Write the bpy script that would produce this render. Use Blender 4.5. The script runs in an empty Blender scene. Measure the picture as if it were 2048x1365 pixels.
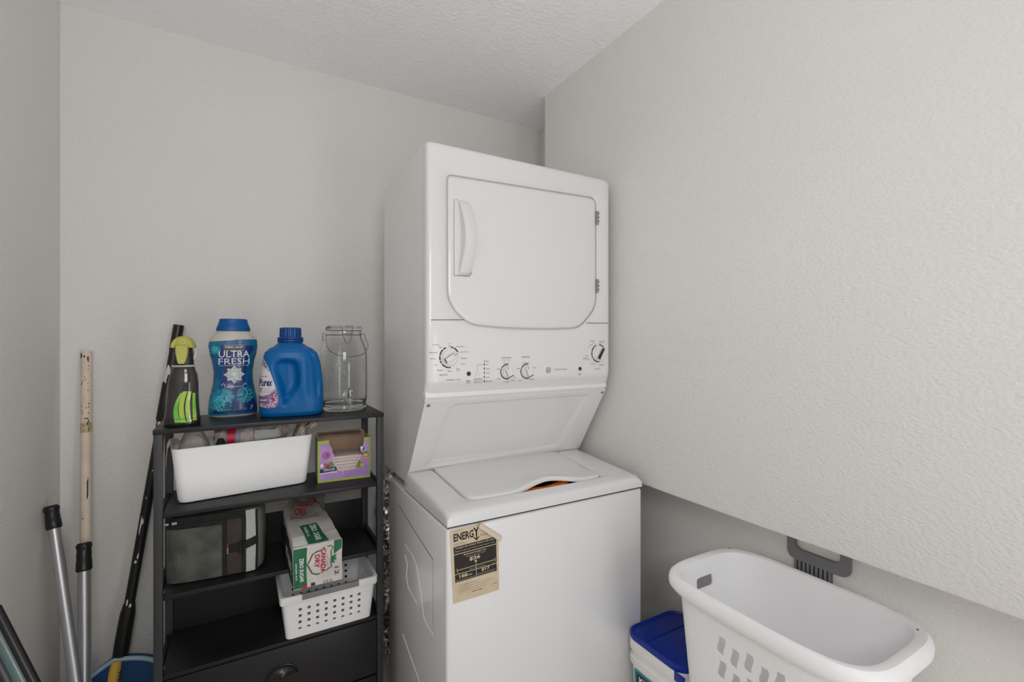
import bpy, bmesh, math, random
from mathutils import Vector, Matrix, noise
random.seed(4)
S = bpy.context.scene
COL = S.collection
R = math.radians

# ------------------------------------------------------------------ camera, world, lights
cd = bpy.data.cameras.new('camera'); cam = bpy.data.objects.new('camera', cd); COL.objects.link(cam)
cam.location = (0, 0, 1.341); cam.rotation_euler = (R(90), 0, R(-30))
cd.sensor_width = 36; cd.lens = 16.52; cd.clip_start = 0.02
S.camera = cam
vs = S.view_settings
vs.view_transform = 'Standard'; vs.look = 'None'; vs.gamma = 1; vs.use_curve_mapping = False
vs.exposure = 0.06
S.cycles.max_bounces = 16; S.cycles.diffuse_bounces = 12
w = bpy.data.worlds.new('world'); S.world = w; w.use_nodes = True
bg = w.node_tree.nodes['Background']; bg.inputs[0].default_value = (0.93, 0.96, 1, 1); bg.inputs[1].default_value = 0.15

def area(name, loc, target, size, power, color=(1, 1, 1), size_y=None):
    l = bpy.data.lights.new(name, 'AREA'); l.energy = power; l.color = color
    l.shape = 'RECTANGLE'; l.size = size; l.size_y = size_y or size
    o = bpy.data.objects.new(name, l); COL.objects.link(o); o.location = loc
    d = Vector(target) - Vector(loc); o.rotation_euler = d.to_track_quat('-Z', 'Y').to_euler()
    return o
area('unseen_key_light', (0.0, -0.5, 1.7), (0.3, 2.0, 1.3), 0.5, 9.4, (1, 0.99, 0.98))  # unseen key light behind the camera, power fitted to surface brightness
area('low_left_fill', (0.95, -0.9, 0.75), (-0.5, 1.75, 0.6), 0.4, 7.5, (0.965, 0.985, 1), 1.3)  # fill light added to lift the left wall and lower-left corner
area('ceiling_fill', (0.15, 0.0, 0.80), (0.15, 0.12, 2.4), 0.4, 1.6, (0.98, 0.99, 1))  # added upward fill, no real fixture, brightens the ceiling

# ------------------------------------------------------------------ materials
def lin(c):
    return tuple((x / 12.92 if x <= .04045 else ((x + .055) / 1.055) ** 2.4) for x in c)
def mat(name, rgb, rough=.5, metal=0, bump=0, bscale=200, var=.03, vscale=6, spec=.5, trans=0, ior=1.45, alpha=1, coat=0, detail=3, bdist=.002, rgb2=None, ramp=(.35, .65), stretch=None):
    m = bpy.data.materials.new(name); m.use_nodes = True
    nt = m.node_tree; N = nt.nodes; L = nt.links
    p = N['Principled BSDF']
    c = lin([x / 255 for x in rgb])
    tc = N.new('ShaderNodeTexCoord'); mp = N.new('ShaderNodeMapping'); L.new(tc.outputs['Object'], mp.inputs[0])
    if stretch: mp.inputs['Scale'].default_value = stretch
    nz = N.new('ShaderNodeTexNoise'); nz.inputs['Scale'].default_value = vscale; nz.inputs['Detail'].default_value = detail
    L.new(mp.outputs[0], nz.inputs['Vector'])
    cr = N.new('ShaderNodeValToRGB'); L.new(nz.outputs[0], cr.inputs[0])
    if rgb2 is not None:
        c2 = lin([x / 255 for x in rgb2])
        cr.color_ramp.elements[0].color = (*c, 1); cr.color_ramp.elements[1].color = (*c2, 1)
    else:
        cr.color_ramp.elements[0].color = (*[x * (1 - var) for x in c], 1); cr.color_ramp.elements[1].color = (*[min(1, x * (1 + var)) for x in c], 1)
    cr.color_ramp.elements[0].position = ramp[0]; cr.color_ramp.elements[1].position = ramp[1]
    L.new(cr.outputs[0], p.inputs['Base Color'])
    p.inputs['Roughness'].default_value = rough; p.inputs['Metallic'].default_value = metal
    p.inputs['Specular IOR Level'].default_value = spec; p.inputs['IOR'].default_value = ior
    p.inputs['Transmission Weight'].default_value = trans; p.inputs['Alpha'].default_value = alpha
    p.inputs['Coat Weight'].default_value = coat
    if bump:
        b = N.new('ShaderNodeBump'); n2 = N.new('ShaderNodeTexNoise'); n2.inputs['Scale'].default_value = bscale; n2.inputs['Detail'].default_value = 2
        L.new(mp.outputs[0], n2.inputs['Vector']); L.new(n2.outputs[0], b.inputs['Height'])
        b.inputs['Strength'].default_value = bump; b.inputs['Distance'].default_value = bdist
        L.new(b.outputs[0], p.inputs['Normal'])
    return m

M = {}
M['wall'] = mat('painted_wall', (225, 223, 220), .6, bump=.85, bscale=150, stretch=(.7, .7, 1.2), bdist=.0022, var=.012, vscale=2)
M['ceiling'] = mat('textured_ceiling', (250, 251, 252), .7, bump=.9, bscale=75, bdist=.004, var=.015, vscale=3)
M['floor'] = mat('pale_floor', (214, 208, 200), .45, var=.06, vscale=14)
M['white'] = mat('white_enamel', (220, 220, 221), .28, var=.008, vscale=3, coat=.25)
M['side'] = mat('white_enamel_side', (226, 226, 227), .22, var=.01, vscale=3, coat=.4)
M['wplas'] = mat('white_moulded_plastic', (220, 220, 220), .38, var=.01)
M['dark'] = mat('dark_gap', (42, 42, 44), .7)
M['ink'] = mat('dark_ink', (48, 48, 50), .5)
M['inkg'] = mat('grey_ink', (112, 112, 114), .5)
M['steel'] = mat('hinge_steel', (172, 172, 172), .4, .6)
M['chrome'] = mat('polished_wire', (140, 140, 138), .28, 1)
M['orange'] = mat('orange_tub', (214, 112, 30), .4, var=.3, vscale=30)
M['black'] = mat('black_laminate', (25, 25, 27), .42, var=.12, vscale=20, bump=.1, bscale=300, bdist=.0005, stretch=(.2, 4, 4))
M['blackm'] = mat('charcoal_metal', (50, 50, 53), .5, var=.08, vscale=20)
M['blackp'] = mat('black_plastic', (30, 30, 31), .35, var=.1)
M['gun'] = mat('gunmetal', (70, 69, 68), .3, .9, var=.1)
M['cream'] = mat('cream_paint', (222, 205, 188), .5, var=.04, vscale=30)
M['tape'] = mat('old_tape', (190, 170, 130), .4, var=.1, vscale=60)
M['alu'] = mat('grey_aluminium', (182, 182, 185), .36, .7, var=.04)
M['paintflake'] = mat('white_paint_flake', (215, 215, 214), .6)
M['bluebroom'] = mat('navy_blue_plastic', (18, 66, 112), .45, var=.12, vscale=20)
M['paleblue'] = mat('pale_blue_rim', (165, 188, 208), .45)
M['yellow'] = mat('yellow_plastic', (226, 184, 84), .5, var=.06)
M['teal_black'] = mat('dark_teal_gloss', (92, 112, 112), .25, var=.05)
M['bottle_blue'] = mat('blue_plastic', (0, 94, 160), .36, var=.03, spec=.35)
M['cap_blue'] = mat('deep_blue_plastic', (0, 80, 148), .36, var=.03, spec=.35)
M['cap_navy'] = mat('navy_cap', (0, 62, 128), .36, var=.03)
M['teal'] = mat('teal_print', (10, 118, 142), .3, rgb2=(14, 78, 138), vscale=22, coat=.3)
M['navy'] = mat('navy_print', (26, 48, 112), .3, var=.15, vscale=30, coat=.3)
M['aqua'] = mat('aqua_print', (44, 158, 180), .35, rgb2=(24, 116, 150), vscale=120)
M['aqua2'] = mat('light_aqua_print', (98, 190, 204), .35, rgb2=(36, 140, 168), vscale=160)
M['deepteal'] = mat('deep_teal_print', (10, 78, 110), .35, var=.2, vscale=80)
M['whitep'] = mat('white_print', (228, 232, 232), .4)
M['brownp'] = mat('brown_print', (58, 40, 40), .4)
M['petal'] = mat('pale_petal_print', (196, 206, 196), .4, rgb2=(150, 168, 160), vscale=90)
M['clearp'] = mat('translucent_plastic', (226, 220, 212), .3, trans=.35, var=.02)
M['jarglass'] = mat('clear_glass', (250, 251, 251), .02, trans=1, ior=1.32, var=0)
M['label_white'] = mat('label_white', (206, 202, 208), .4, var=.05, vscale=40)
M['label_purple'] = mat('label_purple', (92, 66, 128), .4, rgb2=(150, 110, 160), vscale=60)
M['lilac'] = mat('lilac_flowers_print', (206, 178, 198), .45, rgb2=(122, 58, 92), vscale=170, ramp=(.42, .6))
M['lilac2'] = mat('grey_flowers_print', (176, 166, 176), .45, rgb2=(84, 74, 96), vscale=190, ramp=(.42, .6))
M['navyink'] = mat('navy_ink', (24, 44, 100), .4)
M['redink'] = mat('red_ink', (170, 34, 46), .45)
M['smoke'] = mat('smoky_brown_plastic', (54, 51, 50), .16, var=.1, trans=.15, coat=.4)
M['smoke2'] = mat('smoky_base_plastic', (28, 27, 26), .12, coat=.4)
M['lime'] = mat('lime_plastic', (180, 178, 82), .4, var=.05)
M['green1'] = mat('green_liquid', (92, 184, 60), .2, rgb2=(166, 196, 74), vscale=24, coat=.6)
M['green2'] = mat('yellow_green_liquid', (172, 192, 66), .2, rgb2=(146, 204, 82), vscale=18, coat=.6)
M['green3'] = mat('lime_liquid', (178, 206, 96), .2, rgb2=(150, 196, 80), vscale=18, coat=.6)
M['binwhite'] = mat('bin_white', (252, 252, 252), .42, var=.008)
M['film'] = mat('clear_film', (232, 224, 220), .22, trans=.5, ior=1.2, var=.05, vscale=20, bump=1, bscale=34, bdist=.012)
M['film2'] = mat('pinkish_film', (226, 210, 204), .25, trans=.25, ior=1.2, rgb2=(190, 172, 166), vscale=26, bump=1, bscale=40, bdist=.012)
M['paper'] = mat('crumpled_paper', (226, 218, 206), .6, rgb2=(180, 164, 148), vscale=50, bump=1, bscale=60, bdist=.01)
M['redzip'] = mat('red_zip', (196, 24, 66), .35)
M['violetzip'] = mat('violet_zip', (150, 140, 180), .35)
M['purplebox'] = mat('purple_card', (190, 158, 208), .5, rgb2=(168, 128, 194), vscale=14)
M['limecard'] = mat('lime_card', (168, 186, 88), .5, var=.05)
M['cardboard'] = mat('brown_card_inside', (164, 136, 116), .75, var=.06, vscale=40)
M['greycard'] = mat('grey_card', (150, 150, 148), .6, var=.05)
M['sheets'] = mat('dryer_sheets', (226, 212, 208), .8, rgb2=(204, 188, 184), vscale=10, stretch=(1, 1, 60))
M['torn'] = mat('torn_card_edge', (236, 226, 206), .8)
M['orangep'] = mat('orange_print', (222, 120, 40), .5)
M['magenta'] = mat('magenta_print', (176, 76, 146), .5, var=.1, vscale=60)
M['greenp'] = mat('green_print', (112, 140, 40), .5, var=.15, vscale=60)
M['tealink'] = mat('dark_teal_ink', (22, 56, 74), .5)
M['mesh'] = mat('grey_mesh_fabric', (84, 86, 80), .85, var=.25, vscale=24)
M['blackfab'] = mat('black_fabric', (30, 29, 29), .85, var=.2, vscale=40, bump=.3, bscale=400, bdist=.001)
M['brownfab'] = mat('dark_brown_fabric', (62, 52, 52), .85, var=.12, vscale=30, bump=.3, bscale=500, bdist=.001)
M['greyfab'] = mat('light_grey_fabric', (176, 178, 174), .8, var=.05, vscale=30, bump=.2, bscale=300, bdist=.001)
M['midfab'] = mat('mid_grey_fabric', (104, 104, 100), .8, var=.1, vscale=30)
M['boxwhite'] = mat('soda_carton_white', (208, 202, 198), .5, rgb2=(188, 180, 176), vscale=16, bump=.25, bscale=26, bdist=.006)
M['boxgreen'] = mat('carton_green', (24, 98, 62), .45, var=.12, vscale=30)
M['boxdark'] = mat('carton_dark_side', (34, 50, 44), .5, var=.2, vscale=40)
M['boxgrey'] = mat('carton_grey_flap', (150, 144, 140), .5, rgb2=(128, 120, 116), vscale=24, bump=.5, bscale=40, bdist=.006)
M['cartongreen'] = mat('olive_green_line', (62, 88, 58), .5)
M['foil'] = mat('crumpled_foil', (205, 205, 203), .26, 1, var=.1, vscale=40, bump=.7, bscale=40, bdist=.01)
M['hamper'] = mat('hamper_white', (246, 246, 248), .42, var=.01)
M['basket'] = mat('basket_white', (236, 236, 237), .4, var=.01)
M['bgrey'] = mat('basket_grey', (128, 128, 130), .5)
M['lidblue'] = mat('lid_blue', (0, 40, 142), .35, var=.06)
M['pail'] = mat('pail_white', (232, 231, 229), .4)
M['tealprint'] = mat('pail_teal', (20, 138, 152), .4)
M['darkgrey'] = mat('dark_grey_plastic', (118, 118, 119), .55, var=.06)
M['sticker'] = mat('aged_sticker', (206, 190, 164), .6, rgb2=(196, 178, 150), vscale=20)
M['stickback'] = mat('sticker_back', (206, 190, 176), .6)
M['stickink'] = mat('sticker_ink', (36, 30, 24), .6)

def mesh_weave(m):   # fine crosshatch of the net pocket
    nt = m.node_tree; N = nt.nodes; L = nt.links; p = N['Principled BSDF']
    tc = N.new('ShaderNodeTexCoord'); mp = N.new('ShaderNodeMapping'); L.new(tc.outputs['Object'], mp.inputs[0])
    mp.inputs['Rotation'].default_value = (0, R(45), 0)
    v = N.new('ShaderNodeTexChecker'); v.inputs['Scale'].default_value = 330
    L.new(mp.outputs[0], v.inputs['Vector'])
    src = p.inputs['Base Color'].links[0].from_socket
    mx = N.new('ShaderNodeMix'); mx.data_type = 'RGBA'; mx.blend_type = 'MULTIPLY'; mx.inputs[0].default_value = .75
    v.inputs['Color1'].default_value = (1.5, 1.5, 1.5, 1); v.inputs['Color2'].default_value = (.35, .35, .35, 1)
    L.new(src, mx.inputs[6]); L.new(v.outputs[0], mx.inputs[7]); L.new(mx.outputs[2], p.inputs['Base Color'])
mesh_weave(M['mesh'])

# ------------------------------------------------------------------ mesh helpers
def thing(name, label, cat, loc=(0, 0, 0), rz=0, group=None):
    o = bpy.data.objects.new(name, None); COL.objects.link(o); o.empty_display_size = .05
    o.location = loc; o.rotation_euler = (0, 0, rz); o['label'] = label; o['category'] = cat
    if group: o['group'] = group
    return o
def root_of(o):
    while o.parent: o = o.parent
    return o
def mk(name, vf, m, parent=None, world=True, smooth=True, ang=35, label=None, kind=None, mi=None):
    """one mesh object; coordinates are world (or root-local with world=False)"""
    v, f = vf
    if parent is not None and world:
        off = root_of(parent).location
        v = [(a[0] - off.x, a[1] - off.y, a[2] - off.z) for a in v]
    me = bpy.data.meshes.new(name); me.from_pydata([tuple(a) for a in v], [], [tuple(a) for a in f]); me.update()
    bm = bmesh.new(); bm.from_mesh(me); bmesh.ops.recalc_face_normals(bm, faces=bm.faces); bm.to_mesh(me); bm.free()
    for x in (m if isinstance(m, (list, tuple)) else [m]): me.materials.append(M[x] if isinstance(x, str) else x)
    if mi:
        for p, i in zip(me.polygons, mi): p.material_index = i
    if smooth:
        me.shade_smooth(); me.set_sharp_from_angle(angle=R(ang))
    o = bpy.data.objects.new(name, me); COL.objects.link(o)
    if parent is not None: o.parent = parent
    if label: o['label'] = label
    if kind: o['kind'] = kind
    return o
def join(*vfs):
    V = []; F = []
    for v, f in vfs:
        n = len(V); V += list(v); F += [tuple(i + n for i in a) for a in f]
    return V, F
def bmvf(bm):
    bm.verts.ensure_lookup_table(); bm.verts.index_update()
    v = [tuple(x.co) for x in bm.verts]; f = [[x.index for x in a.verts] for a in bm.faces]; bm.free(); return v, f
def box(x0, x1, y0, y1, z0, z1, r=0, seg=2):
    bm = bmesh.new(); bmesh.ops.create_cube(bm, size=1)
    for v in bm.verts: v.co = ((x0 + x1) / 2 + v.co.x * (x1 - x0), (y0 + y1) / 2 + v.co.y * (y1 - y0), (z0 + z1) / 2 + v.co.z * (z1 - z0))
    if r: bmesh.ops.bevel(bm, geom=bm.edges[:], offset=r, segments=seg, affect='EDGES', profile=.5)
    return bmvf(bm)
def loft(rings, c0=True, c1=True, close=True):
    n = len(rings[0]); V = [p for r in rings for p in r]; F = []
    for i in range(len(rings) - 1):
        for j in range(n if close else n - 1):
            k = (j + 1) % n; F.append((i * n + j, i * n + k, (i + 1) * n + k, (i + 1) * n + j))
    if c0: F.append(tuple(range(n))[::-1])
    if c1: F.append(tuple((len(rings) - 1) * n + j for j in range(n)))
    return V, F
def sup(cx, cy, z, rx, ry, e=2, n=48):
    out = []
    for i in range(n):
        a = 2 * math.pi * i / n; c = math.cos(a); s = math.sin(a)
        out.append((cx + rx * math.copysign(abs(c) ** (2 / e), c), cy + ry * math.copysign(abs(s) ** (2 / e), s), z))
    return out
def rrect(cx, cy, z, hx, hy, r, k=6):
    out = []
    for sx, sy, a0 in ((1, 1, 0), (-1, 1, 90), (-1, -1, 180), (1, -1, 270)):
        for i in range(k + 1):
            a = R(a0 + 90 * i / k); out.append((cx + sx * (hx - r) + r * math.cos(a), cy + sy * (hy - r) + r * math.sin(a), z))
    return out
def lathe(prof, cx=0, cy=0, n=40, c0=False, c1=False):
    return loft([[(cx + r * math.cos(2 * math.pi * j / n), cy + r * math.sin(2 * math.pi * j / n), z) for j in range(n)] for r, z in prof], c0, c1)
def tube(path, r, n=12, cap=True, close=False, sq=None):
    P = [Vector(p) for p in path]; m = len(P); rr = r if isinstance(r, (list, tuple)) else [r] * m
    rings = []; prev = None
    for i in range(m):
        if close: t = (P[(i + 1) % m] - P[i - 1])
        else: t = P[min(i + 1, m - 1)] - P[max(i - 1, 0)]
        t.normalize()
        if prev is None:
            u = t.cross(Vector((0, 0, 1)) if abs(t.z) < .9 else Vector((0, 1, 0))).normalized()
        else:
            u = (prev - t * prev.dot(t)).normalized()
        prev = u; v = t.cross(u)
        k = sq or (1, 1)
        rings.append([tuple(P[i] + u * math.cos(2 * math.pi * j / n) * rr[i] * k[0] + v * math.sin(2 * math.pi * j / n) * rr[i] * k[1]) for j in range(n)])
    if close: rings.append(rings[0])
    return loft(rings, cap and not close, cap and not close)
def prism_x(poly, x0, x1):   # polygon in (y,z) run along x
    n = len(poly)
    return ([(x0, a, b) for a, b in poly] + [(x1, a, b) for a, b in poly],
            [tuple(range(n)), tuple(range(2 * n - 1, n - 1, -1))] + [(i, (i + 1) % n, n + (i + 1) % n, n + i) for i in range(n)])
def prism_y(poly, y0, y1):   # polygon in (x,z) run along y
    v, f = prism_x(poly, y0, y1)
    return [(b, a, c) for a, b, c in v], f
def round_poly(pts, r, k=5):
    out = []; n = len(pts)
    for i in range(n):
        p = Vector(pts[i]); a = Vector(pts[i - 1]); b = Vector(pts[(i + 1) % n])
        rr = r[i] if isinstance(r, (list, tuple)) else r
        da = (a - p); db = (b - p); ra = min(rr, da.length * .49); rb = min(rr, db.length * .49)
        A = p + da.normalized() * ra; B = p + db.normalized() * rb
        for j in range(k + 1):
            t = j / k; q = A * (1 - t) ** 2 + p * 2 * t * (1 - t) + B * t * t; out.append((q.x, q.y))
    return out
def polar(poly, c, ang):     # distance from c to a star-shaped outline along ang
    d = (math.cos(ang), math.sin(ang)); best = None; n = len(poly)
    for i in range(n):
        x1, y1 = poly[i][0] - c[0], poly[i][1] - c[1]; x2, y2 = poly[(i + 1) % n][0] - c[0], poly[(i + 1) % n][1] - c[1]
        ex, ey = x2 - x1, y2 - y1; den = d[0] * ey - d[1] * ex
        if abs(den) < 1e-12: continue
        t = (x1 * ey - y1 * ex) / den; s = (x1 * d[1] - y1 * d[0]) / den
        if t > 0 and -1e-6 <= s <= 1 + 1e-6 and (best is None or t > best): best = t
    return (c[0] + d[0] * best, c[1] + d[1] * best)
def offs(poly, c, d):        # shrink an outline towards its inside by d
    out = []; n = len(poly)
    for i in range(n):
        a = Vector(poly[i - 1]); b = Vector(poly[(i + 1) % n]); t = (b - a)
        if t.length < 1e-9: out.append(poly[i]); continue
        t.normalize(); nn = Vector((-t.y, t.x)); p = Vector(poly[i])
        if (Vector(c) - p).dot(nn) < 0: nn = -nn
        q = p + nn * d; out.append((q.x, q.y))
    return out
def cut(o, cutters):
    """real holes: subtract the given meshes, keep the result as the object's own mesh"""
    v, f = join(*cutters)
    me = bpy.data.meshes.new('c'); me.from_pydata([tuple(a) for a in v], [], [tuple(a) for a in f]); me.update()
    bm = bmesh.new(); bm.from_mesh(me); bmesh.ops.recalc_face_normals(bm, faces=bm.faces); bm.to_mesh(me); bm.free()
    c = bpy.data.objects.new('c', me); COL.objects.link(c); c.parent = o.parent
    md = o.modifiers.new('b', 'BOOLEAN'); md.operation = 'DIFFERENCE'; md.solver = 'EXACT'; md.object = c
    dg = bpy.context.evaluated_depsgraph_get(); dg.update()
    nm = bpy.data.meshes.new_from_object(o.evaluated_get(dg)); o.modifiers.clear(); o.data = nm
    bpy.data.objects.remove(c); nm.shade_smooth(); nm.set_sharp_from_angle(angle=R(35))

# flat print laid on a surface: surf(a, b, lift) -> point
def text2d(s, x0, z0, x1, z1, bold=0, rot=0, shear=0):
    cu = bpy.data.curves.new('t', 'FONT'); cu.body = s; cu.resolution_u = 2; cu.offset = bold; cu.shear = shear
    ob = bpy.data.objects.new('t', cu); me = bpy.data.meshes.new_from_object(ob)
    P = [(v.co.x, v.co.y) for v in me.vertices]; F = [tuple(p.vertices) for p in me.polygons]
    bpy.data.objects.remove(ob); bpy.data.curves.remove(cu); bpy.data.meshes.remove(me)
    if rot == 90: P = [(-y, x) for x, y in P]
    if rot == -90: P = [(y, -x) for x, y in P]
    a = min(p[0] for p in P); b = max(p[0] for p in P); c = min(p[1] for p in P); d = max(p[1] for p in P)
    return [(x0 + (p[0] - a) / (b - a) * (x1 - x0), z0 + (p[1] - c) / (d - c) * (z1 - z0)) for p in P], F
def poly2d(pts): return list(pts), [tuple(range(len(pts)))]
def rect2d(a0, b0, a1, b1): return poly2d([(a0, b0), (a1, b0), (a1, b1), (a0, b1)])
def disc2d(a, b, ra, rb=None, n=20): 
    rb = rb or ra; return poly2d([(a + ra * math.cos(2 * math.pi * i / n), b + rb * math.sin(2 * math.pi * i / n)) for i in range(n)])
def line2d(pts, w, close=False):
    V = []; F = []; n = len(pts)
    for i in range(n):
        a = Vector(pts[i - 1] if (i or close) else pts[0]); b = Vector(pts[(i + 1) % n] if (i < n - 1 or close) else pts[-1])
        t = (b - a); t = t.normalized() if t.length > 0 else Vector((1, 0)); nn = Vector((-t.y, t.x)) * w / 2; p = Vector(pts[i])
        V += [tuple(p + nn), tuple(p - nn)]
    for i in range(n if close else n - 1):
        k = (i + 1) % n; F.append((2 * i, 2 * i + 1, 2 * k + 1, 2 * k))
    return V, F
def arc(a, b, r, d0, d1, n=12, rb=None): 
    rb = rb or r; return [(a + r * math.cos(R(d0 + (d1 - d0) * i / n)), b + rb * math.sin(R(d0 + (d1 - d0) * i / n))) for i in range(n + 1)]
def decal(name, parent, items, surf, world=True, step=None, label=None, lift=.0004, gap=.00018):
    """items: (shape2d, material, layer)"""
    V = []; F = []; mi = []; mats = []
    for (p, f), m, lay in items:
        bm = bmesh.new(); vs_ = [bm.verts.new((a, b, 0)) for a, b in p]
        for x in f:
            try: bm.faces.new([vs_[i] for i in x])
            except ValueError: pass
        bmesh.ops.triangulate(bm, faces=bm.faces[:])
        if step:
            for _ in range(7):
                es = [e for e in bm.edges if e.calc_length() > step]
                if not es: break
                bmesh.ops.subdivide_edges(bm, edges=es, cuts=1); bmesh.ops.triangulate(bm, faces=bm.faces[:])
        pv, pf = bmvf(bm)
        n = len(V); V += [surf(a, b, lift + gap * lay) for a, b, _ in pv]
        if m not in mats: mats.append(m)
        F += [tuple(i + n for i in x) for x in pf]; mi += [mats.index(m)] * len(pf)
    o = mk(name, (V, F), mats, parent, world, smooth=False, label=label, mi=mi)
    return o
def struct(name, vf, m, parent=None, smooth=False):
    o = mk(name, vf, m, parent, smooth=smooth); o['kind'] = 'structure'; return o

# ------------------------------------------------------------------ the room
XL, XR, XB, YB, YF, ZC = -.504, 1.352, 1.173, 2.04, -1.0, 2.432
struct('floor', box(XL - .1, XR + .1, YF, YB + .1, -.06, 0), 'floor')
struct('ceiling', box(XL - .1, XR + .1, YF, YB + .1, ZC, ZC + .06), 'ceiling')
struct('wall_left', box(XL - .1, XL, YF, YB + .1, 0, ZC), 'wall')
struct('wall_back', box(XL, XR, YB, YB + .1, 0, ZC), 'wall')
struct('wall_right', box(XR, XR + .1, YF, YB + .1, 0, ZC), 'wall')
struct('wall_front', prism_y([(XL - .1, 0), (.0, 0), (.0, 2.1), (1.0, 2.1), (1.0, 0), (XR + .1, 0), (XR + .1, ZC), (XL - .1, ZC)], YF - .1, YF), 'wall')
# the overhanging upper part of the right wall, with its slightly uneven plastered lower edge
oh = []
nY = 60
zlow = lambda y: .8535 + .0022 * noise.noise(Vector((y * 7, 1.3, 0))) + .0012 * noise.noise(Vector((y * 31, 4, 0)))
ys = [YF + (1.738 - YF) * i / nY for i in range(nY + 1)]
rings = [[(XB, y, ZC), (XB, y, zlow(y) + .012), (XB + .0035, y, zlow(y) + .0035), (XB + .012, y, zlow(y)), (XR, y, zlow(y)), (XR, y, ZC)] for y in ys]
struct('wall_right_overhang', loft(rings), 'wall', smooth=True)

# ------------------------------------------------------------------ stacked washer and dryer
T = thing('laundry_tower', 'white stacked washer and dryer tower standing in the corner of the room', 'laundry machine', (.80, 1.45, 0))
X0, X1 = .456, 1.142; D0, D1 = .459, 1.146
mk('dryer_cabinet', prism_x([(1.300, 1.914), (1.40, 1.911), (1.70, 1.897), (1.744, 1.885), (1.749, 1.875), (1.749, .885), (1.476, .885), (1.4625, .925), (1.308, 1.170), (1.300, 1.176)], D0 + .003, D1 - .003), 'side', T)
# dryer front: moulded frame lofted from the outer rounded rectangle to the door opening
DC = (.80, 1.46)
door = round_poly([(.5205, 1.832), (1.0885, 1.848), (1.0905, 1.46), (1.014, 1.3825), (.90, 1.377), (.80, 1.376), (.70, 1.378), (.588, 1.386), (.5205, 1.452)], [.022, .03, .04, .035, .02, .02, .02, .04, .045])
def orect(zb, ins, r=.03): return round_poly([(D0 + ins, 1.918 - ins), (D1 - ins, 1.918 - ins), (D1 - ins, zb), (D0 + ins, zb)], r)
angs = sorted(set([2 * math.pi * i / 220 for i in range(220)] + [math.atan2(z - DC[1], x - DC[0]) % (2 * math.pi) for x, z in orect(1.2, .004) + door]))
def ring(poly, y): return [(*(lambda q: (q[0], y, q[1]))(polar(poly, DC, a)),) for a in angs]
rings = [ring(orect(1.1725, .0, .012), 1.309), ring(orect(1.1905, .0, .014), 1.2985), ring(orect(1.2065, .001, .018), 1.2905), ring(orect(1.215, .005, .022), 1.2845), ring(orect(1.222, .012, .026), 1.2815), ring(orect(1.230, .022, .03), 1.2805),
         ring(offs(door, DC, -.030), 1.2808), ring(offs(door, DC, -.016), 1.283), ring(offs(door, DC, -.003), 1.2875), ring(door, 1.2895), ring(door, 1.305)]
mk('dryer_front', loft(rings, False, False), 'white', T, ang=50)
mk('door_gap', prism_y(offs(door, DC, -.0005), 1.303, 1.307), 'dark', T, label='dark gap around the dryer door')
dd = offs(door, DC, .0062)
drings = [ring(dd, 1.3025), ring(dd, 1.2885), ring(offs(dd, DC, .0025), 1.2862), ring(offs(dd, DC, .010), 1.2852), ring(offs(dd, DC, .05), 1.2848)]
dp = mk('dryer_door', loft(drings), 'white', T, ang=50)
# crescent pull on the door, a bowed strip over a shallow well
hr = []
for i in range(25):
    t = i / 24; z = 1.537 + (1.757 - 1.537) * t; b = math.sin(math.pi * t)
    xa = .558 - .002 + .016 * b * 0 + .012 * b; xb = .592 + .014 * b; yo = 1.283 - .012 - .020 * b
    if t in (0, 1): yo = 1.280
    hr.append([(xa, 1.2855, z), (xa, yo + .004, z), (xa + .004, yo, z), (xb - .006, yo + .002, z), (xb, yo + .007, z), (xb + .002, 1.2855, z)])
mk('door_handle', loft(hr), 'wplas', dp, ang=40)
mk('handle_well', prism_y(round_poly([(.5435, 1.534), (.580, 1.534), (.580, 1.760), (.5435, 1.760)], .004), 1.2838, 1.2856), 'wplas', dp)
decal('handle_outline', dp, [(line2d([(.5445, 1.536), (.544, 1.65), (.5445, 1.758), (.556, 1.759)], .0012), 'inkg', 0), (line2d([(.545, 1.5345), (.594, 1.535), (.602, 1.548)], .0018), 'inkg', 0)], lambda a, b, l: (a, 1.2838 - l, b))
for zc in (1.775, 1.535):
    h = mk('hinge', join(box(1.0845, 1.0915, 1.279, 1.2875, zc - .024, zc + .024, .0015), tube([(1.088, 1.2785, zc - .022), (1.088, 1.2785, zc + .022)], .0028, 8)), 'steel', T)
    for k in (-.014, 0, .014): mk('hinge_pin', tube([(1.0875, 1.2772, zc + k), (1.0875, 1.275, zc + k)], .0022, 8), 'dark', h)
# seam between door frame and control panel
FS = lambda a, b, l: (a, 1.2805 - l, b)
for pts in ([(D0 + .012, 1.4015), (.55, 1.4035), (.575, 1.4045)], [(1.036, 1.4035), (1.08, 1.4035), (D1 - .012, 1.4045)]):
    decal('panel_seam', T, [(line2d(pts, .0024), 'inkg', 0)], FS, lift=.0007)
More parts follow.
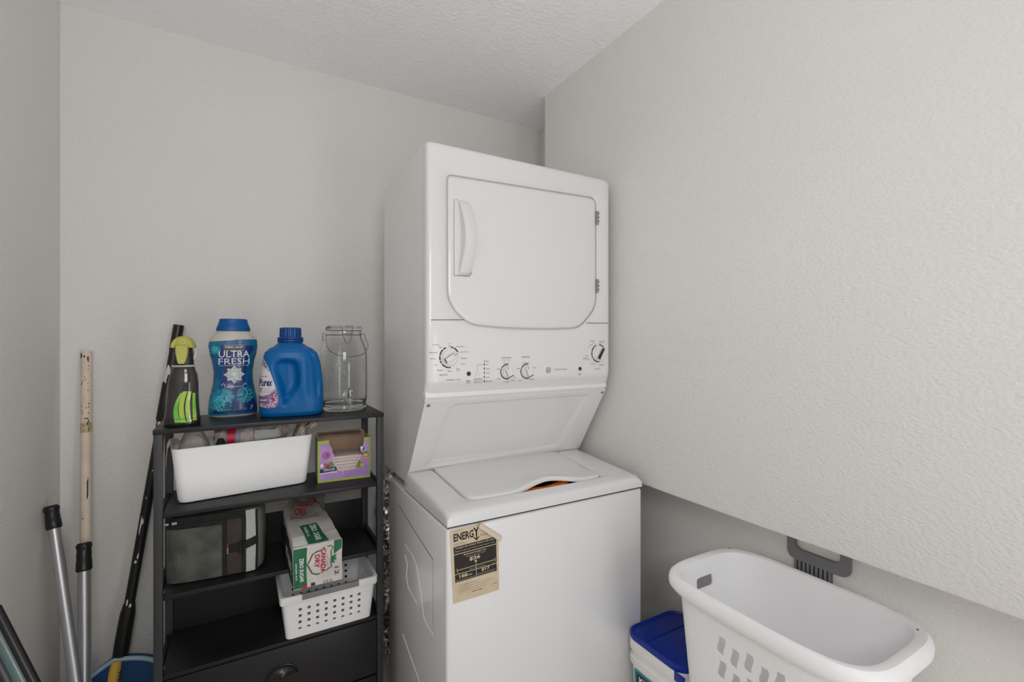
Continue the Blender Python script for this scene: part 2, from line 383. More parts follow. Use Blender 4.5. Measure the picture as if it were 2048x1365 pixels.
# control panel knobs, buttons
def knob(cx, cz, r, ang, kind, label):
    k = mk('knob_base', loft([[(cx + q * math.cos(2 * math.pi * i / 36), y, cz + q * math.sin(2 * math.pi * i / 36)) for i in range(36)] for q, y in ((r, 1.2802), (r, 1.278), (r * .97, 1.277), (r * .88, 1.2765), (r * .85, 1.2725), (r * .80, 1.2715))], True, True), 'wplas', T, label=label)
    # grip bar across the dial
    c, s = math.cos(R(ang)), math.sin(R(ang)); L = r * .82; W = r * (.30 if kind != 'half' else .55)
    pts = round_poly([(-L, -W), (L, -W * .8), (L, W * .8), (-L, W)], r * .12, 4)
    rot = lambda x, z: (cx + x * c - z * s, cz + x * s + z * c)
    rr = [[(*(lambda q: (q[0], y, q[1]))(rot(x * m, z * m)),) for x, z in pts] for m, y in ((1, 1.272), (1, 1.2655), (.93, 1.2635))]
    mk('knob_grip', loft(rr), 'wplas', k)
    it = [(line2d([rot(L * .45, 0), rot(L * .92, 0)], r * .07), 'ink', 0), (line2d([rot(-L * .9, W * .85), rot(L * .6, W * .85)], r * .07), 'inkg', 0), (line2d([rot(-L * .9, W * .8), rot(-L * .9, -W * .8)], r * .12), 'ink', 0)]
    if kind == 'black': it.append((poly2d([rot(x * .9, z * .75) for x, z in pts]), 'ink', 0))
    decal('pointer_line', k, it, lambda a, b, l: (a, 1.2635 - l, b))
    seg = []
    for d0, d1 in ((28, 62), (66, 82), (112, 128), (132, 168), (172, 196), (200, 214), (220, 262), (264, 276)) if kind != 'half' else ((80, 150), (156, 290)):
        seg.append((line2d(arc(cx, cz, r * 1.10, d0, d1), r * .14), 'ink', 0))
    decal('dial_ring', k, seg, FS)
    return k
knob(.5282, 1.2935, .0275, 30, 'bar', 'large dial at the left end of the control panel')
knob(.721, 1.2449, .0205, 115, 'half', 'small dial in the middle of the control panel, left of its twin')
knob(.7945, 1.2441, .0210, 112, 'half', 'small dial in the middle of the control panel, right of its twin')
knob(1.0905, 1.2979, .0275, 58, 'black', 'large dial with black pointer at the right end of the control panel')
def button(cx, cz, r, m, nm, lb):
    return mk(nm, loft([[(cx + q * math.cos(2 * math.pi * i / 24), y, cz + q * math.sin(2 * math.pi * i / 24)) for i in range(24)] for q, y in ((r, 1.2806), (r, 1.2785), (r * .8, 1.277))]), m, T, label=lb)
button(.5899, 1.2432, .0065, 'ink', 'start_button', 'small black round button')
button(.6188, 1.2437, .0065, 'wplas', 'option_button', 'small white round button')
button(1.0084, 1.2458, .0062, 'ink', 'start_button', 'small black round button at the right')
TX = []
def t(s, cx, cz, wd, ht, m='ink', **k): TX.append((text2d(s, cx - wd / 2, cz - ht / 2, cx + wd / 2, cz + ht / 2, **k), m, 0))
t('COTTONS', .486, 1.330, .021, .0042, 'inkg'); t('Light', .500, 1.3225, .010, .004); t('Off', .5285, 1.3265, .006, .0036); t('Off', .528, 1.333, .006, .003, 'inkg')
t('Quick & Rinse', .562, 1.3245, .028, .004); t('Casual Heavy', .574, 1.3085, .027, .004); t('Medium', .5745, 1.290, .019, .004)
t('Light', .571, 1.273, .014, .004); t('Rinse', .556, 1.259, .011, .0036); t('& Spin', .5565, 1.2535, .012, .0036)
t('Normal', .478, 1.308, .022, .004); t('Heavy', .478, 1.290, .017, .004); t('Light', .486, 1.272, .011, .004)
t('Medium', .499, 1.2565, .018, .004); t('Delicate', .529, 1.253, .013, .004); t('DELICATES', .510, 1.2425, .024, .0048); t('WASHER CYCLES', .540, 1.227, .045, .0042, 'inkg')
t('Start', .5895, 1.2215, .014, .0058); t('Pause', .5895, 1.2145, .011, .0034, 'inkg')
t('Extra Rinse', .621, 1.2265, .026, .0046); t('Second rinse with', .621, 1.220, .030, .003, 'inkg'); t('fabric softener', .621, 1.2155, .026, .003, 'inkg')
t('Options', .648, 1.279, .018, .0056)
for i, s in enumerate(('On', 'Warm', 'Cold', 'Quick', 'Extended')):
    z = 1.2705 - i * .0128
    TX.append((poly2d([(.6405, z - .004), (.6435, z - .004), (.6435, z + .002), (.642, z + .004), (.6405, z + .001)]), 'ink', 0))
    wd = (.007, .012, .012, .012, .021)[i]; t(s, .6475 + wd / 2, z - .0015, wd, .004)
TX.append((line2d([(.6188, 1.251), (.6188, 1.268), (.639, 1.2695)], .0009), 'inkg', 0))
t('Temperature', .7185, 1.2885, .037, .0062); t('Wash / Rinse', .7185, 1.2815, .030, .0032, 'inkg'); t('Warm/Cold', .718, 1.271, .019, .004)
t('Hot', .691, 1.2545, .011, .004); t('Cold', .691, 1.2235, .012, .0036, 'inkg'); t('Warm', .722, 1.2135, .014, .0042); t('Cool', .741, 1.2175, .012, .004); t('Hot', .750, 1.2265, .007, .0036)
t('Load Size', .790, 1.2905, .029, .0062); t('Medium', .7915, 1.271, .024, .004); t('Small', .7625, 1.254, .012, .004); t('Large', .824, 1.2545, .013, .004); t('Super', .770, 1.2155, .011, .0042); t('Medium', .8135, 1.2175, .016, .0042)
t('SPACEMAKER', .929, 1.2458, .052, .0048, 'inkg')
t('Start', 1.0084, 1.2275, .013, .0056)
t('TIMED', 1.064, 1.341, .020, .004, 'inkg'); t('DELICATE', 1.106, 1.339, .023, .0046); t('Cool', 1.068, 1.333, .012, .0035, 'inkg'); t('Low', 1.098, 1.332, .012, .0035); t('Damp', 1.059, 1.327, .014, .0035); t('Dry', 1.050, 1.321, .010, .0035); t('More', 1.108, 1.325, .012, .0035)
t('Normal', 1.0375, 1.290, .016, .0036, 'inkg'); t('COTTONS', 1.031, 1.2805, .019, .005); t('Optimum', 1.046, 1.2765, .014, .0035); t('Less dry', 1.063, 1.2635, .022, .0036); t('Extra dry', 1.069, 1.259, .016, .0034)
t('EASY CARE', 1.1045, 1.2565, .021, .0046); t('DRYER CYCLES', 1.087, 1.243, .026, .0042, 'inkg')
for k in range(7):
    a = R(-60 + k * 18); t('.', 1.0905 + .034 * math.cos(a), 1.2979 + .034 * math.sin(a), .002, .002)
# round monogram badge
for r0, w0 in ((.0085, .0018),): TX.append((line2d(arc(.8778, 1.2447, r0, 0, 360, 28), w0), 'ink', 0))
t('GE', .8778, 1.2447, .0105, .0085, bold=.02, shear=.3)
decal('panel_lettering', T, TX, FS, lift=.0003)['kind'] = 'stuff'
LIP = lambda a, b, l: (a, 1.2985 + (1.1905 - b) * .58 - l * .8, b - l * .5)
decal('serial_lettering', T, [(text2d('F 3P7', .517, 1.179, .555, 1.1855, bold=.01, shear=.3), 'ink', 0)], LIP, lift=.0012)
# slanted recess panel between dryer and washer
A = Vector((0, 1.308, 1.1705)); B = Vector((0, 1.4625, .9275)); nrm = Vector((0, -(A.z - B.z), -(B.y - A.y))).normalized(); tt = B - A
def SL(a, b, l):  # a = x, b = 0 top .. 1 bottom
    p = A + tt * b + nrm * l; return (a, p.y, p.z)
bo = [(D0 + .003, 0.005), (D1 - .003, 0.005), (D1 - .003, .995), (D0 + .003, .995)]
bi = round_poly([(.545, .07), (1.075, .07), (1.035, .90), (.515, .97)], [.05, .03, .03, .05], 6)
BC = (.79, .5); bang = sorted(set([2 * math.pi * i / 120 for i in range(120)] + [math.atan2(z - BC[1], x - BC[0]) % (2 * math.pi) for x, z in bo + bi]))
def bring(poly, l, k=1): return [SL(BC[0] + (q[0] - BC[0]) * k, BC[1] + (q[1] - BC[1]) * k, l) for q in (polar(poly, BC, a) for a in bang)]
mk('backsplash', loft([bring(bo, .0005), bring(bo, .007), bring(bi, .008, 1.02), bring(bi, .0068, 1.0), bring(bi, .0015, .955), bring(bi, .0012, .93)], False, True), 'white', T, ang=60)
for x, b in ((.4745, .055), (1.1315, .045)):
    s = mk('screw', loft([[SL(x + r * math.cos(2 * math.pi * i / 16), b + r / .288 * math.sin(2 * math.pi * i / 16), l) for i in range(16)] for r, l in ((.0055, .007), (.0055, .0095), (.003, .0105))]), 'steel', T)
    decal('screw_slot', s, [(line2d([(x - .004, b), (x + .004, b)], .006), 'dark', 0), (line2d([(x, b - .014), (x, b + .014)], .0016), 'dark', 0)], SL, lift=.0106)
# washer
mk('washer_cabinet', box(X0, X1, 1.124, 1.668, .025, .8575, .009, 3), 'side', T)
mk('kick_plate', box(X0 + .02, X1 - .02, 1.15, 1.65, 0, .03), 'dark', T)
zt = lambda y: .8945 + (y - 1.124) * .075            # deck rises gently to the back
lid = round_poly([(.5425, 1.478), (1.035, 1.478), (1.022, 1.185), (1.0, 1.172), (.90, 1.166), (.78, 1.164), (.66, 1.168), (.565, 1.179), (.541, 1.195)], [.012, .012, .03, .02, .02, .02, .02, .02, .03])
LC = (.79, 1.32)
do = [(X0 + .001, 1.122), (X1 - .001, 1.122), (X1 - .001, 1.49), (X0 + .001, 1.49)]
lang = sorted(set([2 * math.pi * i / 160 for i in range(160)] + [math.atan2(z - LC[1], x - LC[0]) % (2 * math.pi) for x, z in do + lid]))
def lring(poly, zf):
    return [(q[0], q[1], zf(q[0], q[1])) for q in (polar(poly, LC, a) for a in lang)]
dome = lambda x, y: zt(y) + .006 * (1 - ((x - .8) / .345) ** 2)
dk = [lring(do, lambda x, y: .863), lring(do, lambda x, y: min(.882, zt(y) - .014)), lring(round_poly(offs(do, LC, .003), .02), lambda x, y: zt(y) - .006), lring(round_poly(offs(do, LC, .010), .02), lambda x, y: zt(y) - .001),
      lring(round_poly(offs(do, LC, .022), .02), lambda x, y: zt(y) + .001), lring(round_poly(offs(do, LC, .045), .02), dome), lring(offs(lid, LC, -.006), dome), lring(offs(lid, LC, -.002), lambda x, y: dome(x, y) - .002), lring(lid, lambda x, y: dome(x, y) - .006), lring(lid, lambda x, y: dome(x, y) - .04)]
mk('washer_deck', loft(dk, False, False), 'white', T, ang=60)
mk('deck_gap', box(X0 + .006, X1 - .006, 1.130, 1.49, .856, .866), 'dark', T, label='dark gap below the deck')
# lid: bowed slab whose front edge lifts over a finger notch
def lf(x, y):
    u = max(0, 1 - abs(x - .815) / .15); u = u * u * (3 - 2 * u); v = max(0, min(1, (1.26 - y) / .10)); v = v * v * (3 - 2 * v)
    return u * v
def lidpt(q, d):
    x, y = q; n_ = lf(x, y)
    return (x, y + .026 * n_, dome(x, y) + d + .017 * n_)
l0 = offs(lid, LC, .0042)
lr = [[lidpt(polar(p, LC, a), d) for a in lang] for p, d in ((offs(l0, LC, .012), -.012), (l0, -.010), (l0, -.001), (offs(l0, LC, .0025), .0022), (offs(l0, LC, .008), .0034))]
for k in (.9, .8, .7, .6, .45, .3, .15, .03):
    lr.append([lidpt((LC[0] + (q[0] - LC[0]) * k, LC[1] + (q[1] - LC[1]) * k), .0036) for q in (polar(offs(l0, LC, .008), LC, a) for a in lang)])
mk('washer_lid', loft(lr), 'white', T, ang=50)
decal('lid_hinge_seam', T, [(line2d([(.56, 1.455), (1.025, 1.455)], .0028), 'inkg', 0)], lambda a, b, l: (a, b, dome(a, b) + .0036 + l), step=.05)
mk('wash_tub', lathe([(.158, .862), (.156, .893), (.150, .8975), (.130, .897), (.112, .880), (.110, .80), (.11, .74), (.0, .73)], .80, 1.325, 48), 'orange', T, label='orange tub rim seen through the notch of the lid')
# pressed lines in the left side panel
SX = lambda a, b, l: (X0 - l, a, b)
def ridge(pts, r): return tube([(X0 + .0015, a, b) for a, b in pts], r, 8)
mk('side_rib', ridge([(1.475, .688), (1.40, .683), (1.362, .668), (1.325, .61), (1.298, .548), (1.275, .538), (1.223, .536)], .0032), 'side', T)
mk('side_rib', ridge([(1.475, .655), (1.450, .635), (1.462, .59), (1.44, .565), (1.353, .555)], .0032), 'side', T)
mk('side_rib', ridge([(1.50, .388), (1.42, .362), (1.33, .338), (1.22, .30)], .0032), 'side', T)
decal('side_crease', T, [(line2d([(1.541, .793), (1.40, .770), (1.222, .742)], .0024), 'ink', 0), (line2d([(1.222, .742), (1.2215, .55)], .0012), 'inkg', 0), (line2d([(1.66, .8815), (1.46, .8815)], .002), 'inkg', 0)], SX)
# price-of-energy sticker on the front, its upper corner curling off
st = mk('energy_sticker', ([(x, y, z) for x, y, z in [(.4634, 1.1229, .8535), (.547, 1.1229, .8550), (.6065, 1.1229, .8075), (.6075, 1.1229, .665), (.4740, 1.1229, .6633)]], [(0, 4, 3, 2, 1)]), 'sticker', T, smooth=False)
cr_ = []
for i in range(9):
    u = i / 8; a = R(200 * u); r = .0085
    for j in range(2):
        s_ = j
        bx, bz = (.545 + .0625 * s_, .856 - .048 * s_)
        off = r * math.sin(a); h = r * (1 - math.cos(a))
        cr_.append((bx + off * .61 - .004 * u, 1.1228 - h * (.75 + .35 * s_), bz + off * .79 - .002 * u))
mk('curled_corner', (cr_, [(2 * i, 2 * i + 1, 2 * i + 3, 2 * i + 2) for i in range(8)]), 'stickback', st, label='curled over corner of the sticker')
def stf(u, v):  # unit square of the sticker, u right, v up -> x, z
    tl, tr, br, bl = (.4634, .8535), (.6040, .8570), (.6075, .665), (.4740, .6633)
    x = (tl[0] * (1 - u) + tr[0] * u) * v + (bl[0] * (1 - u) + br[0] * u) * (1 - v); z = (tl[1] * (1 - u) + tr[1] * u) * v + (bl[1] * (1 - u) + br[1] * u) * (1 - v)
    return x, z
ST = lambda a, b, l: (stf(a, b)[0], 1.1229 - l, stf(a, b)[1])
si = [(text2d('ENERG', .07, .835, .48, .945, bold=.035), 'stickink', 0), (text2d('Y', .47, .845, .60, .965, bold=.02), 'stickink', 0), (line2d([(.535, .93), (.535, .80)], .022), 'stickink', 0), (line2d([(.48, .83), (.535, .79), (.59, .83)], .02), 'stickink', 0),
      (text2d('Clothes Washer', .07, .800, .27, .815), 'stickink', 0), (text2d('Capacity Class: Compact', .07, .780, .34, .795), 'stickink', 0), (text2d('Model number', .62, .83, .85, .85), 'stickink', 0), (text2d('Federal law prohibits', .06, .97, .26, .982), 'stickink', 0),
      (rect2d(.06, .665, .955, .765), 'stickink', 0), (rect2d(.06, .28, .955, .655), 'stickink', 0),
      (text2d('Compare this Clothes Washer with others', .09, .725, .93, .755, bold=.015), 'sticker', 1), (text2d('Based on gas and electric water heater costs', .09, .685, .92, .708), 'sticker', 1),
      (text2d('Estimated energy cost', .26, .615, .73, .642, bold=.02), 'sticker', 1), (text2d('when used per year', .30, .588, .72, .606), 'sticker', 1),
      (text2d('$26', .37, .520, .60, .580, bold=.03), 'sticker', 1), (poly2d([(.47, .512), (.535, .512), (.505, .475)]), 'sticker', 1),
      (line2d([(.11, .44), (.92, .445)], .008), 'sticker', 1), (line2d([(.11, .415), (.11, .465)], .010), 'sticker', 1), (line2d([(.92, .415), (.92, .475)], .010), 'sticker', 1), (line2d([(.505, .28), (.505, .475)], .010), 'sticker', 1),
      (rect2d(.06, .383, .955, .391), 'sticker', 1), (text2d('$10', .11, .397, .15, .410), 'sticker', 1), (text2d('$57', .86, .397, .90, .410), 'sticker', 1), (text2d('Cost range of models', .36, .402, .70, .420), 'sticker', 1),
      (text2d('188', .15, .325, .32, .370, bold=.03), 'sticker', 1), (text2d('kWh', .335, .328, .42, .348, bold=.02), 'sticker', 1), (text2d('Estimated yearly electricity use', .08, .290, .48, .308), 'sticker', 1),
      (text2d('$17', .62, .335, .80, .380, bold=.03), 'sticker', 1), (text2d('Estimated cost with gas heater', .53, .306, .93, .322), 'sticker', 1), (text2d('natural gas water heating', .53, .288, .90, .300), 'sticker', 1)]
for i, s in enumerate(('Your cost will depend on your utility rates and use', 'Cost range based only on compact capacity models', 'Estimated operating cost based on eight wash loads', 'a week and a national average cost of electricity')):
    si.append((text2d(s, .12, .215 - i * .03, (.60, .84, .78, .72)[i], .229 - i * .03), 'stickink', 0))
si.append((text2d('Federal Trade', .40, .085, .62, .105, bold=.01), 'stickink', 0)); si.append((text2d('standard', .86, .11, .97, .122), 'stickink', 0))
decal('sticker_print', st, si, ST, lift=.0003, gap=.0003)

# ------------------------------------------------------------------ shelving unit
SXL, SXR, SYF, SYB = -.201, .408, 1.555, 1.794
Z1, Z2, Z3, Z4 = 1.104, .876, .655, .441
U = thing('shelving_unit', 'black shelving unit with open shelves above a drawer, left of the washer and dryer', 'shelf', ((SXL + SXR) / 2, (SYF + SYB) / 2, 0))
mk('top_board', box(SXL - .001, SXR + .001, SYF - .002, SYB + .002, Z1 - .013, Z1, .001), 'black', U)
P = .020
for x, y in ((SXL, SYF), (SXR - P, SYF), (SXL, SYB - P), (SXR - P, SYB - P)):
    mk('post', box(x, x + P, y, y + P, 0, Z1 - .013, .0012), 'blackm', U)
for z in (Z2, Z3, Z4):
    mk('shelf_board', box(SXL + P, SXR - P, SYF + .003, SYB, z - .012, z, .001), 'black', U)
for z in (Z2, Z3, Z4):
    for x in (SXL + .004, SXR - P + .004):
        mk('side_rail', box(x, x + .012, SYF + P, SYB - P, z - .012, z + (.012 if z == Z3 else -.001), .001), 'black', U)
mk('back_board', box(SXL + P, SXR - P, SYB - .006, SYB, Z3, .758), 'black', U)
mk('back_board', box(SXL + P, SXR - P, SYB - .006, SYB, Z4, Z3 - .012), 'black', U)
mk('drawer_box', box(SXL + P + .004, SXR - P - .004, SYF + .02, SYB - .01, .05, Z4 - .016), 'black', U)
dr = mk('drawer_front', box(SXL + P + .002, SXR - P - .002, SYF + .001, SYF + .019, .252, Z4 - .014, .0015), 'black', U)
dr2 = mk('drawer_front', box(SXL + P + .002, SXR - P - .002, SYF + .001, SYF + .019, .06, .246, .0015), 'black', U)
def cup(parent, cx, z0):
    rr = []
    for i in range(13):
        a = math.pi * i / 12; rr.append([(cx - .041 * math.cos(a) * math.cos(b), SYF + .001 - .022 * math.sin(b) * (.25 + .75 * math.sin(a)), z0 + .034 * math.sin(a) * math.cos(b) + .002) for b in [math.pi / 2 * k / 8 for k in range(9)]])
    mk('cup_handle', loft(rr, False, False, close=False), 'gun', parent)
    rim = [(cx - .044 * math.cos(math.pi * i / 20), SYF - .0005, z0 + .037 * math.sin(math.pi * i / 20)) for i in range(21)]
    mk('handle_rim', tube(rim, .0022, 8), 'gun', parent)
cup(dr, .107, .338); cup(dr2, .107, .15)

# ------------------------------------------------------------------ things on the top board
# spray bottle
o = thing('spray_bottle', 'smoky brown spray bottle with lime yellow trigger on the top board', 'bottle', (-.142, 1.603, Z1), R(-3))
sb = [(0, .040, .027), (.004, .043, .029), (.012, .0435, .0295), (.03, .041, .029), (.06, .0385, .028), (.09, .0365, .027), (.12, .0355, .026), (.14, .033, .024), (.158, .027, .021), (.166, .0245, .019)]
def tab(t_, z):
    for (z0, *a), (z1, *b) in zip(t_, t_[1:]):
        if z <= z1:
            u = max(0, (z - z0) / (z1 - z0)); u = u * u * (3 - 2 * u) * .5 + u * .5; return [p * (1 - u) + q * u for p, q in zip(a, b)]
    return list(t_[-1][1:])
mk('bottle_body', loft([sup(.004 * (z / .17), 0, z, *tab(sb, z), 2.4) for z in [.166 * i / 40 for i in range(41)]]), 'smoke', o, False)
mk('base_band', loft([sup(0, 0, z, tab(sb, z)[0] + .0006, tab(sb, z)[1] + .0006, 2.4) for z in (0, .005, .010, .016, .022, .0245)]), 'smoke2', o, False, label='dark base of the bottle')
def spsurf(a, b, l):
    rx, ry = tab(sb, b); cx = .004 * (b / .17); u = max(-.96, min(.96, (a - cx) / rx)); return (cx + u * (rx + l), -(ry + l) * (1 - abs(u) ** 2.4) ** (1 / 2.4), b)
def sliver(x0, x1, xt0, xt1, zb, zt, bow):
    L_ = [(x0 * (1 - u) + xt0 * u - bow * math.sin(math.pi * (u * .8 + .1)), zb + (zt - zb) * u) for u in [k / 10 for k in range(11)]]
    R_ = [(x1 * (1 - u) + xt1 * u - bow * math.sin(math.pi * (u * .8 + .1)), zb + (zt - zb) * u) for u in [k / 10 for k in range(11)]]
    return poly2d(L_ + R_[::-1])
decal('green_window', o, [(sliver(-.008, .005, .004, .010, .013, .094, .013), 'green1', 0), (sliver(.0045, .0165, .0085, .0185, .012, .098, .010), 'green2', 0), (sliver(.017, .0275, .019, .0265, .013, .097, .007), 'green3', 0), (sliver(.028, .0365, .027, .0325, .016, .092, .001), 'green1', 0),
      (line2d([(-.0115, .022), (.036, .022)], .0012), 'smoke2', 1)], spsurf, False, step=.006, lift=.0007, label='lime green window of clear liquid')
mk('neck_collar', lathe([(.0, .165), (.0275, .165), (.0285, .1675), (.0275, .170), (0, .170)], .004, 0, 32), 'clearp', o, False)
mk('trigger_shroud', loft([sup(.004, 0, .168, .0235, .018, 2.6), sup(.004, 0, .19, .0225, .0175, 2.6), sup(.003, 0, .215, .022, .0175, 2.6), sup(.003, .002, .232, .018, .016, 2.6)]), 'blackp', o, False)
hd = []
for i in range(13):
    a = math.pi * i / 12; hd.append([(.003 + .0275 * math.cos(a) * q, y, .2185 + .032 * math.sin(a) * q) for q, y in ((.62, -.026), (.9, -.027), (1, -.022), (1, .024), (.9, .03), (.62, .03))])
mk('spray_head', loft(hd, True, True, True), 'lime', o, False)
mk('head_cap', box(-.014, .020, -.0262, .028, .2165, .241, .004), 'lime', o, False)
mk('nozzle', lathe([(.0, 0), (.0105, 0), (.0105, .004), (.007, .0045), (.0065, .0025), (.0, .0025)], 0, 0, 24), 'lime', o, False).matrix_local = Matrix.Translation((.002, -.0255, .234)) @ Matrix.Rotation(R(90), 4, 'X')
mk('trigger', loft([[(.003 + s * wd, y, z) for s, y in ((-1, d0), (-.8, d0 - .006), (.8, d0 - .006), (1, d0), (.7, d0 + .008), (-.7, d0 + .008))] for z, wd, d0 in ((.224, .0155, -.0285), (.205, .015, -.0285), (.19, .0125, -.030), (.178, .0095, -.032), (.1745, .007, -.0325))]), 'lime', o, False)
mk('pump_tube', tube([(.025, .004, .213), (.032, .004, .210), (.031, .004, .198), (.026, .004, .186)], .005, 10), 'clearp', o, False)

# scent booster bottle
o = thing('scent_booster_bottle', 'hourglass shaped blue and teal bottle with blue cap, second item on the top board', 'bottle', (-.020, 1.745, Z1), R(5))
ub = [(0, .060, .034), (.004, .0665, .037), (.02, .068, .038), (.05, .066, .037), (.08, .060, .034), (.11, .0545, .0315), (.14, .0535, .031), (.17, .0575, .0325), (.20, .0645, .036), (.222, .0675, .037), (.238, .066, .037), (.252, .058, .035), (.262, .049, .033), (.270, .044, .032)]
UZ = [.27 * i / 60 for i in range(61)]
mk('bottle_body', loft([sup(0, 0, z, *tab(ub, z), 2.3, 64) for z in UZ]), 'clearp', o, False)
def usurf(a, b, l):
    rx, ry = tab(ub, b); rx += l; ry += l; u = max(-.985, min(.985, a / rx)); return (u * rx, -ry * (1 - abs(u) ** 2.3) ** (1 / 2.3), b)
# printed sleeve all round
slv = [[(p[0], p[1], p[2] + (0 if z < .23 else .004 * math.sin(math.atan2(p[1], p[0]) + 2.2))) for p in sup(0, 0, z, tab(ub, z)[0] + .0005, tab(ub, z)[1] + .0005, 2.3, 64)] for z in [.006 + .232 * i / 50 for i in range(51)]]
slv = mk('label_sleeve', loft(slv, False, False), 'teal', o, False)
def blob(c, r, n, k, ph=0): return poly2d([(c[0] + r * (1 + k * math.cos(n * a + ph)) * math.cos(a), c[1] + r * (1 + k * math.cos(n * a + ph)) * math.sin(a)) for a in [2 * math.pi * i / (n * 6) for i in range(n * 6)]])
it = [(poly2d([(-.035, .226), (.055, .222), (.05, .205), (.037, .18), (.033, .15), (.030, .12), (.034, .09), (.048, .065), (.062, .04), (.064, .012), (-.058, .012), (-.05, .05), (-.035, .09), (-.030, .14), (-.034, .18), (-.040, .2)]), 'navy', 0)]
it += [(blob((-.030, .062), .027, 9, .12), 'aqua', 1), (blob((-.052, .045), .018, 8, .14), 'aqua', 2), (blob((-.034, .052), .017, 8, .16, 1), 'aqua2', 3), (blob((-.026, .030), .016, 8, .2), 'deepteal', 3), (blob((-.040, .032), .012, 7, .2), 'aqua2', 4)]
for k in range(14):
    a = 2.4 * k; r = .006 + .0014 * k; it.append((disc2d(-.034 + r * math.cos(a), .040 + r * math.sin(a) * .9, .0032), ('aqua2', 'aqua', 'deepteal')[k % 3], 5))
it += [(blob((.030, .066), .0235, 14, .08), 'aqua', 1)]
for rr_, n_ in ((.019, 14), (.0135, 11), (.008, 8), (.003, 3)):
    for k in range(n_):
        a = 2 * math.pi * k / n_ + rr_ * 90; it.append((disc2d(.030 + rr_ * math.cos(a), .066 + rr_ * math.sin(a), .0031, .0026, 8), ('aqua2', 'deepteal', 'aqua')[k % 3], 2 + (k % 2)))
it += [(blob((-.052, .210), .014, 8, .18), 'aqua', 1), (blob((-.052, .212), .008, 6, .2), 'aqua2', 2)]
for k in range(8):
    a = R(90 + 45 * k); L_ = .0285 if k % 2 == 0 else .0265; n_ = (-math.sin(a), math.cos(a)); C_ = (0, .132)
    tip = (C_[0] + L_ * math.cos(a), C_[1] + L_ * math.sin(a)); md = (C_[0] + L_ * .55 * math.cos(a), C_[1] + L_ * .55 * math.sin(a))
    pt = [C_, (md[0] + n_[0] * .009, md[1] + n_[1] * .009), tip, (md[0] - n_[0] * .009, md[1] - n_[1] * .009)]
    it += [(poly2d(pt), 'petal', 3 + k % 2), (line2d(pt, .0013, True), 'whitep', 5), (line2d([C_, tip], .0006), 'whitep', 5)]
it += [(rect2d(-.028, .2085, .027, .2235), 'brownp', 2), (line2d([(-.028, .2085), (.027, .2085), (.027, .2235), (-.028, .2235)], .0008, True), 'whitep', 3), (text2d('KIRKLAND', -.025, .2145, .024, .2205, bold=.02), 'whitep', 3),
       (text2d('ULTRA', -.042, .186, .042, .2065, bold=.006), 'whitep', 4), (text2d('FRESH', -.042, .1635, .042, .183, bold=-.004), 'whitep', 4), (text2d('IN-WASH SCENT BOOSTER', -.039, .1585, .040, .161), 'whitep', 4),
       (text2d('UNSCENTED ESSENCE', -.026, .0925, .026, .0955), 'whitep', 4), (text2d('NET WT 1.1 KG', -.022, .020, .034, .0255), 'aqua2', 5), (text2d('7', .044, .020, .052, .032, bold=.01, shear=.2), 'whitep', 4)]
for sx in (-1, 1): it += [(disc2d(sx * .033, .1005, .002, .0012, 8), 'whitep', 4), (disc2d(sx * .026, .0995, .0014, .0022, 8), 'whitep', 4), (disc2d(sx * .029, .104, .0012, .0018, 8), 'whitep', 4)]
decal('label_print', slv, it, usurf, False, step=.012, lift=.0009)
mk('cap', loft([sup(0, 0, z, a, b, 2.3, 56) for z, a, b in ((.268, .044, .034), (.270, .0475, .0355), (.276, .0475, .0355), (.287, .0435, .033), (.299, .0395, .031), (.3055, .0385, .0305), (.307, .037, .029))]), 'cap_blue', o, False)

# detergent jug with moulded side grip
JW, JD = .094, .0575
o = thing('detergent_jug', 'big blue detergent jug with moulded grip, third item on the top board', 'jug', (.143, 1.668, Z1), R(-6))
jb = [(0, .082, .048), (.004, .089, .053), (.014, .093, .0565), (.04, .094, .0575), (.08, .0935, .0575), (.12, .091, .057), (.155, .087, .056), (.185, .081, .054), (.20, .076, .052), (.212, .064, .047), (.222, .046, .039), (.231, .036, .033), (.236, .033, .032)]
grip = round_poly([(-.036, .180), (.012, .178), (.020, .15), (.022, .10), (.010, .078), (-.012, .05), (-.018, .036), (-.022, .04), (-.036, .10), (-.056, .165)], .02, 4)
def pin(x, z, poly):
    ins = False; n = len(poly); dmin = 9
    for i in range(n):
        (x1, z1), (x2, z2) = poly[i], poly[(i + 1) % n]
        if (z1 > z) != (z2 > z) and x < (x2 - x1) * (z - z1) / (z2 - z1) + x1: ins = not ins
        ex, ez = x2 - x1, z2 - z1; L2 = ex * ex + ez * ez
        tt_ = max(0, min(1, ((x - x1) * ex + (z - z1) * ez) / L2)) if L2 else 0
        dmin = min(dmin, math.hypot(x - x1 - tt_ * ex, z - z1 - tt_ * ez))
    return dmin if ins else -dmin
def jug_pt(p):
    x, y, z = p
    if y < 0 and .02 < z < .2:
        d = pin(x, z, grip)
        if d > -.006:
            u = min(1, (d + .006) / .022); u = u * u * (3 - 2 * u)
            deep = .010 + .026 * max(0, min(1, (x + .045) / .06)) ; y += deep * u * min(1, -y / .03)
        # raised bulge of the handle right of the grip and its back crease
        e = pin(x, z, [(.050, .205), (.062, .16), (.066, .09), (.070, .06), (.078, .06), (.085, .12), (.078, .18)])
        if e > -.004: y += .006 * min(1, (e + .004) / .01)
        g = math.exp(-((x - .036) / .014) ** 2) * max(0, min(1, (z - .04) / .05)) * max(0, min(1, (.20 - z) / .04)); y -= .006 * g
    return (x, y, z)
NJ = 200
